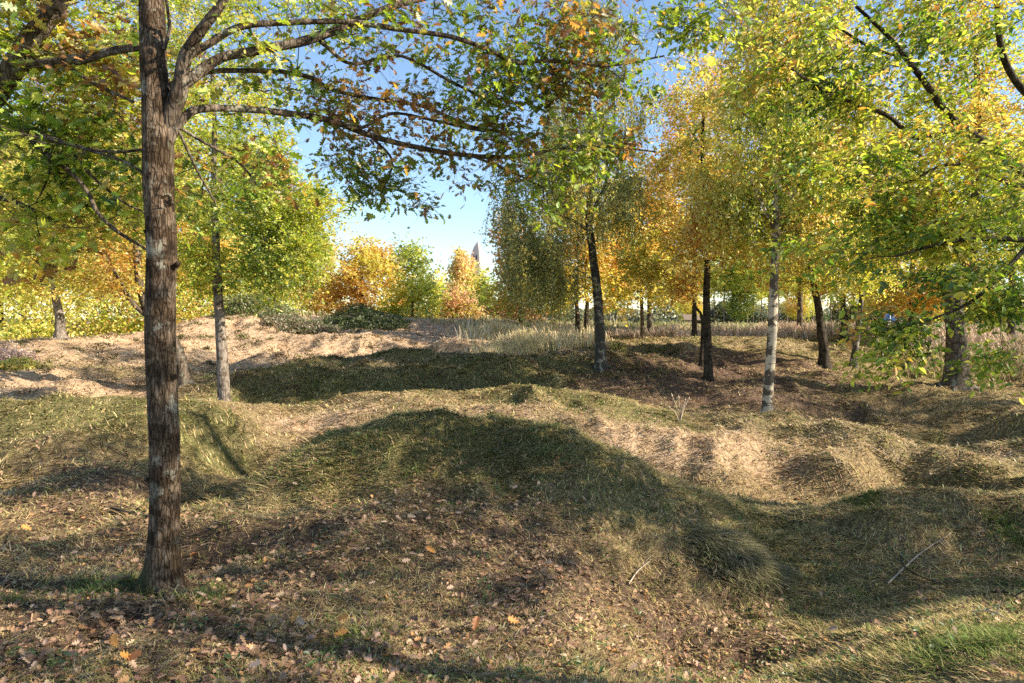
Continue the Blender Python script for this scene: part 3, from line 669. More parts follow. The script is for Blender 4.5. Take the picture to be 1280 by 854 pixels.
def build_hero_oak():
    base = gp(203, 4.4); root = empty('oak_tree', base)
    tag(root, 'nearest oak with mossy foot, tall dark patchy trunk left of the centre mound', 'tree')
    gr = Grower(101)
    tr = [(a, b, c, d*.80) for a, b, c, d in [(200,770,4.4,84),(202,735,4.4,66),(204,705,4.4,53),(206,665,4.4,47),(207,620,4.4,45),(205,560,4.4,44),(201,430,4.4,43),(203,330,4.4,43),(199,230,4.4,46),(198,165,4.4,47),(193,110,4.42,40),(190,50,4.45,38),(189,-20,4.5,36),(188,-120,4.6,30),(184,-260,4.7,20),(190,-400,4.8,9)]]
    limb(gr, tr, 0, 0, 16)
    L = [ # traced limbs
      [(205,165,4.4,30),(222,118,4.38,28),(232,70,4.36,20),(255,35,4.33,17),(280,0,4.3,15),(310,-60,4.2,12),(340,-160,4.2,8)],
      [(215,115,4.38,24),(240,98,4.4,20),(275,74,4.5,17),(320,64,4.6,16),(380,52,4.7,15),(430,34,4.85,14),(470,16,5.0,13),(520,0,5.1,11),(600,-14,5.3,9),(700,-20,5.5,7),(800,0,5.6,4)],
      [(225,75,4.36,16),(255,58,4.4,13),(300,34,4.5,11),(360,28,4.6,10),(430,27,4.75,9),(490,36,4.95,9),(560,45,5.1,8),(610,62,5.2,7.5),(645,78,5.3,7),(690,76,5.4,6),(760,82,5.5,5),(830,70,5.6,3)],
      [(215,120,4.4,14),(250,92,4.5,9),(300,88,4.7,8),(350,90,4.9,8),(390,98,5.1,8),(415,112,5.2,7),(470,124,5.5,6.5),(530,134,5.8,6),(590,158,6.0,5),(640,165,6.1,3.5)],
      [(210,175,4.4,22),(226,152,4.42,17),(246,137,4.5,13),(290,136,4.7,12),(350,141,4.95,11),(410,150,5.2,10.5),(460,168,5.5,10),(520,184,5.7,9),(580,194,5.9,8),(640,196,6.0,7),(700,186,6.2,5),(760,184,6.4,4),(820,190,6.5,2.5)],
      [(420,152,5.25,7),(450,160,5.4,6),(490,142,5.6,5),(540,150,5.8,5),(600,163,6.0,4.5),(640,165,6.1,3)],
      [(225,160,4.4,6),(255,178,4.5,5),(300,205,4.7,4.5),(320,230,4.8,3)],
      [(222,160,4.4,5),(245,210,4.5,4),(270,255,4.6,3)],
      [(400,52,4.75,7),(440,80,5.0,6),(500,70,5.2,5),(560,100,5.4,5),(620,130,5.6,4)],
      [(460,168,5.5,5),(490,200,5.6,4),(480,235,5.7,3)],
      [(590,195,5.9,5),(640,215,6.0,4),(680,235,6.1,3)],
      [(205,62,4.4,7),(212,35,4.4,6),(208,0,4.3,5),(202,-60,4.2,4)],
      # leftward
      [(180,60,4.45,9),(140,66,4.6,8),(100,78,4.8,8),(60,80,5.0,8),(20,96,5.2,6)],
      [(178,215,4.4,5),(150,200,4.5,5),(100,185,4.6,4)],
    ]
    for i, l in enumerate(L): limb(gr, [(a, b, c, d*.74) for a, b, c, d in l], 1, i+1, 6)
    rg = gr.rg
    B = [pb(620,35,5.3,190,52,.7,10), pb(760,70,5.5,85,55,.5,5), pb(560,140,5.7,140,45,.6,7), pb(470,225,5.7,52,30,.3,2.6), pb(455,190,5.6,60,35,.35,2.5), pb(640,200,6.0,110,38,.5,7), pb(740,185,6.3,80,36,.4,5),
         pb(330,70,4.7,70,60,.5,2.0), pb(400,110,5.1,70,50,.5,2.5), pb(440,30,4.9,80,40,.5,2.2), pb(330,200,4.9,90,45,.5,2.2), pb(870,40,5.6,55,55,.4,3.2), pb(690,105,5.5,120,40,.5,5),
         pb(120,70,4.9,120,70,.6,5), pb(70,200,4.9,80,60,.6,3), pb(240,250,4.7,40,40,.4,.8),
         pb(200,-180,4.7,260,110,1.2,1.2), pb(520,-70,5.1,260,40,.9,1.5), pb(760,-50,5.4,140,40,.7,2), pb(690,255,6.2,40,22,.3,.9), pb(520,255,5.8,26,13,.2,.5)]
    tg = sample_blobs(rg, B, 1220, .5)
    low = gr.P[:, 2] < 2.6; gr.P = gr.P[~low]; gr.R = gr.R[~low]
    lv1 = tg[rg.choice(len(tg), 120, replace=False)]
    o = pix(205, 130, 4.4)
    gr.connect(lv1, o, 2, .014, .010, .12, .12, .0030, down_ok=.15)
    ends = gr.connect(tg, o, 3, .007, .007, .05, .16, .0014, down_ok=.1)
    palg = mixpal((BROWN, .16), (ORAN, .15), ([(.26,.24,.05),(.32,.26,.06)], .16), (GREEN, .48), (YG, .2), (YELL, .06))
    P, D, Nn, S, C = clump_leaves(rg, ends, 11, .14, .060, palg, 'round', .5, .55)
    # keep a thin gap of sky on the left part of the crown
    leaves_mesh('crown', OAK, P, D, Nn, S, C, M_LEAF, root, off=base)
    # wood: trunk, each traced limb its own part, then twigs
    S0 = Soup(); parts = {}; tw = Soup()
    for P, R, lv, part in gr.paths:
        if lv == 0: tube(S0, P-base, R, sides=72, bump=.05, seed=3)
        elif lv == 1: parts.setdefault(part, Soup()); tube(parts[part], P-base, R, sides=12, bump=.12, seed=part)
        else: tube(tw, P-base, R, sides=4 if R[0] > .004 else 3, cap=False)
    # knots and dead stubs on the trunk
    for px, py, s in [(221,470,.8), (184,600,.8), (222,330,.8), (183,290,.7)]:
        c = pix(px, py, 4.36)-base; d = A([np.sign(px-203)*.020*s, -.01, .01])
        tube(S0, [c-d, c+d*.4, c+d], [.022*s, .018*s, .008*s], sides=8, bump=.3, seed=int(py))
    add_roots(S0, base, .125, 6, 5)
    S0.build('trunk', M_OAK, root)
    for k, sp in parts.items(): sp.build('limb', M_BARK, root)
    sprigs(tw, base, .0013); tw.build('twigs', M_TWIG, root)

def build_left_oak():
    base = gp(-70, 5.2); root = empty('oak_tree', base)
    tag(root, 'oak rooted beyond the left edge, its slanting limb crossing the upper left corner', 'tree')
    gr = Grower(202)
    limb(gr, [(-90,640,5.2,60),(-90,560,5.2,44),(-95,400,5.2,42),(-92,250,5.2,44),(-60,180,5.1,38),(-20,130,5.0,32),(8,98,4.95,28),(38,50,4.9,25),(75,0,4.85,22),(120,-60,4.8,16),(180,-160,4.8,8)], 0, 0, 10)
    for i, l in enumerate([
        [(8,98,4.95,16),(40,80,4.9,12),(75,76,4.85,12),(120,68,4.8,10),(165,58,4.75,7)],
        [(-92,230,5.2,16),(-40,165,5.0,11),(10,160,4.9,9),(45,168,4.8,8),(90,182,4.8,6),(140,190,4.8,4),(190,186,4.8,3)],
        [(30,164,4.85,7),(55,190,4.8,6),(88,215,4.8,6),(110,240,4.8,5.5),(122,265,4.8,5),(145,288,4.85,4.5),(172,305,4.9,3.5),(195,320,5,3)],
        [(80,78,4.85,6),(110,100,4.7,5),(150,120,4.6,4),(168,128,4.6,3)],
        [(-92,300,5.2,12),(-30,260,5.2,9),(0,248,5.1,7),(40,262,5.1,5),(82,284,5.1,3)],
        [(85,180,4.8,4),(110,215,4.85,4),(150,250,4.9,3),(180,265,4.9,2)],
        [(60,185,4.8,4),(62,215,4.85,3),(50,245,4.9,2)]]):
        limb(gr, l, 1, i+1, 6)
    rg = gr.rg
    B = [pb(60,30,4.9,110,60,.6,3), pb(60,150,5.2,110,60,.6,4), pb(100,250,5.2,100,50,.6,3), pb(30,300,5.3,70,45,.5,1.6), pb(-120,60,5.2,180,160,1.2,4), pb(-60,-150,5.0,220,110,1.0,4), pb(180,150,5.0,60,70,.4,1.2)]
    tg = sample_blobs(rg, B, 620, .5); low = gr.P[:, 2] < 2.2; gr.P = gr.P[~low]; gr.R = gr.R[~low]
    o = pix(-60, 200, 5.1)
    gr.connect(tg[rg.choice(len(tg), 60, replace=False)], o, 2, .012, .010, .1, .12, .003, down_ok=.15)
    ends = gr.connect(tg, o, 3, .007, .007, .0, .16, .0015, down_ok=.1)
    pal = mixpal((BROWN, .05), (ORAN, .10), (YELL, .18), (YG, .42), (GREEN, .32))
    P, D, Nn, S, C = clump_leaves(rg, ends, 8, .15, .085, pal, 'round', .5, .7)
    leaves_mesh('crown', OAK, P, D, Nn, S, C, M_LEAF, root, off=base)
    S0 = Soup(); parts = {}; tw = Soup()
    for P, R, lv, part in gr.paths:
        if lv == 0: tube(S0, P-base, R, sides=24, bump=.1, seed=13)
        elif lv == 1: parts.setdefault(part, Soup()); tube(parts[part], P-base, R, sides=10, bump=.12, seed=part)
        else: tube(tw, P-base, R, sides=4 if R[0] > .004 else 3, cap=False)
    S0.build('trunk', M_BARK, root)
    for k, sp in parts.items(): sp.build('limb', M_BARK, root)
    sprigs(tw, base, .0013); tw.build('twigs', M_TWIG, root)

def build_hornbeam():
    base = gp(1500, 7.6); root = empty('hornbeam_tree', base)
    tag(root, 'green hornbeam rooted beyond the right edge, long branches sweeping down into the upper right', 'tree')
    gr = Grower(303)
    limb(gr, [(1500,630,7.6,50),(1498,560,7.6,38),(1495,400,7.6,36),(1480,250,7.6,32),(1470,100,7.6,26),(1460,-60,7.6,20),(1450,-260,7.6,12)], 0, 0, 10)
    for i, l in enumerate([
        [(1492,330,7.6,20),(1400,290,7.4,15),(1330,250,7.2,13),(1280,214,7.0,12),(1235,180,6.9,11),(1190,148,6.8,9),(1150,95,6.7,7),(1110,45,6.6,5),(1070,8,6.5,4)],
        [(1235,180,6.9,7),(1190,165,6.8,6),(1145,172,6.7,6),(1110,145,6.6,5.5),(1070,130,6.5,5),(1030,112,6.4,4),(985,85,6.3,3)],
        [(1494,380,7.6,16),(1400,290,7.2,10),(1330,248,6.8,8),(1280,234,6.6,7),(1240,222,6.5,5),(1190,205,6.4,4),(1130,230,6.3,3)],
        [(1470,120,7.6,14),(1380,150,7.3,10),(1300,128,7.1,9),(1262,88,7.0,8),(1248,40,6.9,7),(1245,-20,6.8,6),(1240,-90,6.7,4)],
        [(1494,420,7.6,14),(1400,350,7.0,9),(1340,300,6.6,8),(1280,300,6.2,7),(1200,300,6.0,5),(1120,320,5.9,3)],
        [(1290,302,6.3,6),(1250,345,6.0,5),(1210,380,5.9,4),(1150,405,5.8,3)],
        [(1180,140,6.8,5),(1140,80,7.0,4),(1090,60,7.0,3.5),(1040,30,7.0,3)],
        [(1150,0,6.8,4),(1060,-40,6.8,4),(980,-30,6.8,3)]]):
        limb(gr, l, 1, i+1, 6)
    rg = gr.rg
    B = [pb(1160,60,6.8,130,90,.8,7), pb(1060,110,6.5,110,70,.6,4.2), pb(1190,210,6.6,110,70,.8,7), pb(1210,285,6.2,100,40,.7,4), pb(1090,230,6.4,90,60,.5,3.2), pb(1120,400,5.9,50,28,.4,1.3), pb(1190,340,5.9,80,14,.4,1.2), pb(1268,370,6.0,40,50,.4,1.5),
         pb(1130,440,5.8,50,20,.25,.7), pb(1255,440,5.9,35,22,.3,.7), pb(1000,50,6.5,80,60,.4,2.6), pb(960,110,6.4,60,60,.4,1.4), pb(1120,-60,6.8,170,60,.9,4), pb(1420,120,7.4,120,200,1.3,4), pb(1400,-120,7.4,160,140,1.4,3),
         pb(1560,150,8,150,220,1.8,3), pb(1000,200,6.4,60,40,.4,1.2), pb(1030,310,6.2,70,30,.3,1.0)]
    tg = sample_blobs(rg, B, 1350, .5); low = gr.P[:, 2] < 1.9; gr.P = gr.P[~low]; gr.R = gr.R[~low]
    o = pix(1450, 250, 7.5)
    gr.connect(tg[rg.choice(len(tg), 110, replace=False)], o, 2, .012, .009, .15, .08, .003, down_ok=.1)
    ends = gr.connect(tg, o, 3, .006, .006, .12, .10, .0013, down_ok=.05)
    pal = mixpal((ORAN, .012), (YELL, .26), (YG, .46), (GREEN, .34))
    P, D, Nn, S, C = clump_leaves(rg, ends, 20, .17, .055, pal, 'spray', .5, .45)
    leaves_mesh('crown', OVAL, P, D, Nn, S, C, M_LEAF, root, off=base)
    S0 = Soup(); parts = {}; tw = Soup()
    for P, R, lv, part in gr.paths:
        if lv == 0: tube(S0, P-base, R, sides=24, bump=.06, seed=23)
        elif lv == 1: parts.setdefault(part, Soup()); tube(parts[part], P-base, R, sides=8, bump=.06, seed=part)
        else: tube(tw, P-base, R, sides=4 if R[0] > .004 else 3, cap=False)
    S0.build('trunk', M_DARKBARK, root)
    for k, sp in parts.items(): sp.build('limb', M_DARKBARK, root)
    sprigs(tw, base, .0013); tw.build('twigs', M_TWIG, root)

def build_mid_trees():
    # birch with the white trunk, right of centre
    b = gp(957, 14.0)
    tree('birch_tree', 'white trunked birch with dense golden crown in front of the shaded crater', 'tree', b,
         [pix(960,490,14), pix(965,420,14), pix(968,340,14), pix(971,260,14), pix(972,190,14), pix(966,110,14.1), pix(970,20,14.2), pix(975,-90,14.2), pix(970,-180,14.2)], .112,
         [pb(975,150,14,95,70,1.5,5), pb(980,40,14,90,90,1.4,5), pb(975,-90,14.2,80,100,1.3,4), pb(960,235,14.3,110,45,1.6,4.5), pb(1020,270,14.4,60,35,1.2,2), pb(900,270,14.6,50,40,1.2,2), pb(1030,200,14,50,70,1,2)],
         760, 84, .056, mixpal((ORAN, .12), (YELL, .55), (YG, .3), (GREEN, .04)), bark=M_BIRCH, seed=11, spread=.33, style='weep', nlimb=26, flare=1.25, up=.6, bare_above=2.4, colnoise=1.0,
         forks=[([pix(968,300,14), pix(990,250,13.9), pix(1000,215,13.8)], .045), ([pix(967,285,14), pix(945,240,13.8), pix(935,215,13.6)], .04)])
    # weeping birch in the centre
    b = gp(752, 18.0)
    tree('birch_tree', 'tall weeping birch with green hanging twigs and rough dark base behind the centre mounds', 'tree', b,
         [pix(750,420,18), pix(746,360,18), pix(740,310,18), pix(736,270,18), pix(740,200,18), pix(736,120,18.1), pix(741,40,18.2), pix(738,-40,18.2)], .145,
         [pb(675,320,18,50,60,1.8,8), pb(730,250,18,80,55,2.0,6), pb(700,180,18,60,70,1.8,5), pb(740,110,18,70,70,1.8,4), pb(640,260,18,28,60,1.2,3), pb(745,20,18,60,70,1.6,3), pb(775,180,18,45,70,1.4,2.5), pb(700,355,18,30,16,1.2,.8)],
         720, 80, .052, mixpal((YELL, .16), ([(.32,.34,.11),(.40,.41,.15),(.25,.28,.09)], .75), (GREEN, .14)), bark=M_BIRCH2, seed=12, spread=.38, style='weep', nlimb=24, flare=1.5, up=.7, bare_above=2.2, colnoise=1.5,
         forks=[([pix(738,290,18), pix(715,275,17.8), pix(700,270,17.6)], .05), ([pix(738,270,18), pix(760,220,18), pix(768,150,18)], .055)])
    # dark trunk with golden maple crown
    b = gp(886, 17.0)
    tree('field_maple', 'dark trunked tree with golden yellow leaves growing from the shaded crater', 'tree', b,
         [pix(885,440,17), pix(883,380,17), pix(884,320,17), pix(880,260,17), pix(878,180,17), pix(880,120,17)], .115,
         [pb(865,295,17,85,40,1.8,5), pb(880,225,17,80,60,1.8,5), pb(820,330,17,55,35,1.4,2.4), pb(940,320,17.2,50,32,1.4,2), pb(880,150,17,70,60,1.6,3)],
         560, 66, .060, mixpal((ORAN, .08), (YELL, .76), (YG, .2)), bark=M_DARKBARK, seed=13, spread=.36, nlimb=20, bare_above=1.6, flare=1.25)
    b = gp(876, 19.5)
    tree('young_maple', 'slender forked young tree close behind the dark trunked maple', 'tree', b,
         [pix(878,420,19.5), pix(877,395,19.5), pix(868,380,19.5), pix(862,350,19.5)], .06,
         [pb(865,345,19.5,30,25,1,1), pb(850,360,19.5,20,20,1,1)], 60, 30, .08, mixpal((ORAN, .3), (YELL, .5), (YG, .2)), bark=M_DARKBARK, seed=14, spread=.3, nlimb=6, bare_above=.6)
    # forked tree at right
    b = gp(1195, 16.0)
    tree('forked_tree', 'stout forked tree with thick brown trunk on a root mound at the right', 'tree', b,
         [pix(1196,470,16), pix(1196,430,16), pix(1193,385,16), pix(1204,350,16), pix(1214,310,16), pix(1220,240,16), pix(1222,150,16), pix(1220,60,16)], .27,
         [pb(1200,250,16,120,70,2.2,5), pb(1230,150,16,110,80,2.2,5), pb(1130,300,15.6,60,45,1.6,2.6), pb(1280,300,16,70,60,2,3), pb(1210,40,16,110,80,2,4), pb(1180,-60,16,120,80,2,3)],
         760, 56, .070, mixpal((ORAN, .10), (YELL, .42), (YG, .33), (GREEN, .16)), seed=15, spread=.42, nlimb=26, bare_above=2.2, flare=1.45, top=.18,
         forks=[([pix(1195,395,16), pix(1180,355,15.9), pix(1172,320,15.8), pix(1160,260,15.7), pix(1150,190,15.7)], .12)])
    # leaning dark tree, straight dark tree, leaning birch
    b = gp(1030, 20.0)
    tree('leaning_tree', 'dark leaning trunk with mossy foot between the white birch and the forked tree', 'tree', b,
         [pix(1030,440,20), pix(1026,410,20), pix(1022,380,20), pix(1016,350,20), pix(1010,300,20), pix(1010,220,20)], .15,
         [pb(1020,290,20,75,50,2,4), pb(1050,230,20,70,60,2,4), pb(1000,180,20,60,60,2,3), pb(1060,335,20,60,32,1.6,3), pb(1000,345,20,30,22,1.4,1.2)], 420, 52, .076, mixpal((ORAN, .15), (YELL, .6), (YG, .3)), bark=M_DARKBARK, seed=16, spread=.42, nlimb=16, bare_above=1.6, flare=1.7)
    b = gp(1055, 28.0)
    tree('dark_tree', 'straight dark trunk standing at the edge of the pink reed grass', 'tree', b,
         [pix(1055,400,28), pix(1054,370,28), pix(1056,320,28), pix(1058,240,28)], .15,
         [pb(1085,355,28,60,22,2.5,3), pb(1080,300,28,70,45,2.5,4), pb(1060,230,28,70,60,2.5,4)], 300, 48, .10, mixpal((ORAN, .4), (YELL, .5), (YG, .1)), bark=M_DARKBARK, seed=17, spread=.55, nlimb=12, bare_above=2.2)
    b = gp(1064, 20.5)
    tree('birch_tree', 'thin leaning birch with mottled trunk just left of the forked tree', 'tree', b,
         [pix(1070,430,20.5), pix(1074,400,20.5), pix(1077,370,20.5), pix(1080,320,20.5), pix(1086,240,20.5), pix(1090,160,20.5)], .10,
         [pb(1095,300,20.5,45,50,1.5,3), pb(1090,220,20.5,50,60,1.5,3), pb(1095,140,20.5,45,50,1.5,2)], 300, 56, .062, mixpal((ORAN, .15), (YELL, .6), (YG, .25)), bark=M_BIRCH2, seed=18, spread=.4, style='weep', nlimb=12, bare_above=2.2, up=.6)
    # small trees centre
    for (px, Y, dx, lab, sd) in [(722, 27, -1, 'left of the two thin dark trunks standing in the tall dry grass', 19), (733, 26, 1, 'right of the two thin dark trunks standing in the tall dry grass', 20)]:
        b = gp(px, Y)
        tree('amber_tree', lab, 'tree', b, [pix(px,400,Y), pix(px+dx,375,Y), pix(px-2*dx,340,Y), pix(px+4*dx,280,Y)], .11,
             [pb(px-10+18*dx,330,Y,45,40,1.8,3), pb(px+20*dx,270,Y,45,55,1.8,3), pb(px-30,360,Y,30,22,1.4,1.4)], 240, 50, .10, mixpal((ORAN, .28), (YELL, .62), (YG, .12)), bark=M_DARKBARK, seed=sd, spread=.5, nlimb=12, bare_above=1.4)
    b = gp(803, 28)
    tree('young_maple', 'small golden maple with low fanned branches on the field edge, centre right', 'tree', b,
         [pix(803,405,28), pix(802,380,28), pix(800,350,28), pix(798,300,28)], .10,
         [pb(800,345,28,50,35,2,4), pb(795,290,28,45,45,2,3), pb(770,372,28,26,18,1.2,1.2), pb(835,365,28,28,20,1.2,1.2)], 280, 50, .10, mixpal((ORAN, .25), (YELL, .6), (YG, .15)), seed=21, spread=.5, nlimb=14, bare_above=1.0)

def build_side_trees():  # trees added out of view, crowns placed to cast shade into the scene
    for (x, y, lab, sd, B) in [(8.2, 1.6, 'added oak outside the frame, right of the camera, shading the foreground', 91, [((5.6, 2.6, 5.6), (1.5, 1.2, .8), 3), ((8.3, 2.8, 5.7), (1.8, 1.3, 1), 4), ((10.4, 3.9, 6.1), (1.7, 1.1, 1), 3.4), ((9.2, .8, 5.8), (1.8, 1.2, 1), 3), ((5.6, .8, 5.2), (1.3, .9, .7), 2), ((8, 2, 7.4), (2.2, 1.6, .9), 1), ((6.8, .9, 3.6), (1.3, .6, .4), 1.0), ((4.9, .2, 3.1), (.8, .5, .35), .7)]),
                               (14.5, 6.0, 'added maple outside the frame, beyond the oak right of the camera, shading the right bank', 92, [((14.0, 4.6, 6.4), (2.6, 1.5, 1.8), 5), ((12.6, 4.0, 4.4), (1.8, 1.0, 1.1), 3)]),
                               (6.0, -3.0, 'added oak outside the frame, right behind the camera, shading the foreground', 93, [((5.2, -1.4, 4.8), (1.6, 1.1, .9), 4), ((3.4, -.9, 4.4), (1.1, .9, .7), 2), ((7.8, -1.6, 6.0), (1.8, 1.2, 1.0), 3)]),
                               (19.5, 12.5, 'added maple outside the frame, far right by the reeds, shading the middle ground', 94, [((19.0, 12.0, 5.4), (2.6, 2.4, 2.2), 5), ((17.5, 10.8, 7.2), (2.0, 1.6, 1.4), 2)])]:
        b = A([x, y, h1(x, y)])
        tree('shade_tree', lab, 'tree', b, [b+A([.05, 0, 1.4]), b+A([-.05, .1, 3.0]), b+A([.1, 0, 5.2]), b+A([0, 0, 7.4])], .17, B, 560, 20, .085, mixpal((YELL, .3), (YG, .4), (GREEN, .3)), seed=sd, spread=.34, nlimb=18, bare_above=1.8, tmpl=OVAL)

def build_left_trees():
    b = gp(282, 13.0)
    tree('field_maple', 'slim tree with shoots on its trunk and yellow green crown right of the nearest oak', 'tree', b,
         [pix(279,470,13), pix(276,420,13), pix(272,360,13), pix(270,300,13), pix(267,240,13), pix(268,160,13), pix(265,90,13)], .12,
         [pb(320,260,13,85,42,1.4,4.5), pb(375,290,13,55,45,1.2,3.4), pb(340,340,13,70,38,1.2,3.2), pb(250,330,13,40,40,1.1,2), pb(300,170,13,80,60,1.3,3.2), pb(220,250,13,60,60,1.3,2.4), pb(270,70,13,120,80,1.6,5), pb(330,-20,13,130,70,1.6,3), pb(398,260,13,28,26,.8,1)],
         1000, 56, .050, mixpal((YELL, .24), (YG, .66), (GREEN, .16)), seed=31, spread=.28, nlimb=26, bare_above=1.5, tmpl=QUAD, flare=1.25, bark=M_PALEBARK)
    b = gp(234, 16.0)
    tree('leaning_tree', 'leaning grey tree mostly hidden behind the nearest oak, orange brown leaves', 'tree', b,
         [pix(228,460,16), pix(215,425,16), pix(192,400,16), pix(178,370,16), pix(172,330,16), pix(170,260,16), pix(166,180,16), pix(165,110,16)], .15,
         [pb(110,300,16,90,50,2,4), pb(160,220,16,100,60,2,4), pb(60,230,16,80,60,2,3), pb(140,340,16,60,28,1.5,2.2), pb(150,110,16,130,80,2,5), pb(60,60,16,110,80,2,4), pb(190,0,16,140,80,2,3)],
         900, 58, .066, mixpal((ORAN, .10), (YELL, .45), (YG, .5)), seed=32, spread=.4, nlimb=24, bare_above=1.6, bark=M_BARK,
         forks=[([pix(185,395,16), pix(165,378,15.9), pix(150,352,15.8), pix(132,320,15.8)], .07)])
    b = gp(76, 23.0)
    tree('oak_tree', 'pale trunked tree on the sunlit tan bank at the far left', 'tree', b,
         [pix(75,400,23), pix(71,378,23), pix(66,350,23), pix(60,300,23), pix(58,230,23)], .17,
         [pb(60,310,23,80,45,2.2,4), pb(20,350,23,50,40,2,2.4), pb(120,350,23,45,35,1.8,2), pb(60,240,23,90,60,2.4,4), pb(100,180,23,80,50,2.2,2)],
         520, 52, .088, mixpal((ORAN, .14), (YELL, .5), (YG, .4)), seed=33, spread=.5, nlimb=20, bare_above=1.6, bark=M_PALEBARK)

def copy_tree_obj(root, loc, rz, sc, label, group):
    r = root.copy(); COL.objects.link(r); r.location = tuple(loc); r.rotation_euler = (0, 0, rz); r.scale = (sc[0], sc[0], sc[1]) if np.ndim(sc) else (sc,)*3
    r['label'] = label; r['group'] = group
    for ch in list(root.children):
        c = ch.copy(); COL.objects.link(c); c.parent = r
    return r

def far_tree(name, label, px, Y, top, halfw, low, pal, seed, ncl=150, per=40, size=None, style='round', bark=None, r0=.12, blobs=None, group=None, spread=None, **kw):
    """px, top, low, halfw in photograph pixels"""
    b = gp(px, Y); lo = low; mid = (top+lo)/2; hh = (lo-top)/2
    B = blobs or [pb(px, mid+hh*.25, Y, halfw, hh*.75, halfw/F*Y*.8, 5), pb(px-halfw*.15, mid-hh*.5, Y, halfw*.62, hh*.5, halfw/F*Y*.55, 2.5), pb(px+halfw*.3, mid+hh*.4, Y, halfw*.7, hh*.45, halfw/F*Y*.6, 2)]
    ncl = int(ncl*1.2); per = int(per*1.35); size = .0034*Y if size is None else size
    return tree(name, label, 'tree', b, [pix(px, lo+(410-lo)*.3, Y), pix(px+1, mid, Y), pix(px-1, top+hh*.5, Y)], r0, B, ncl, per, size, pal, bark=bark or M_BARK, seed=seed, spread=spread or .018*Y, style=style, nlimb=12, bare_above=.5, group=group, **kw)

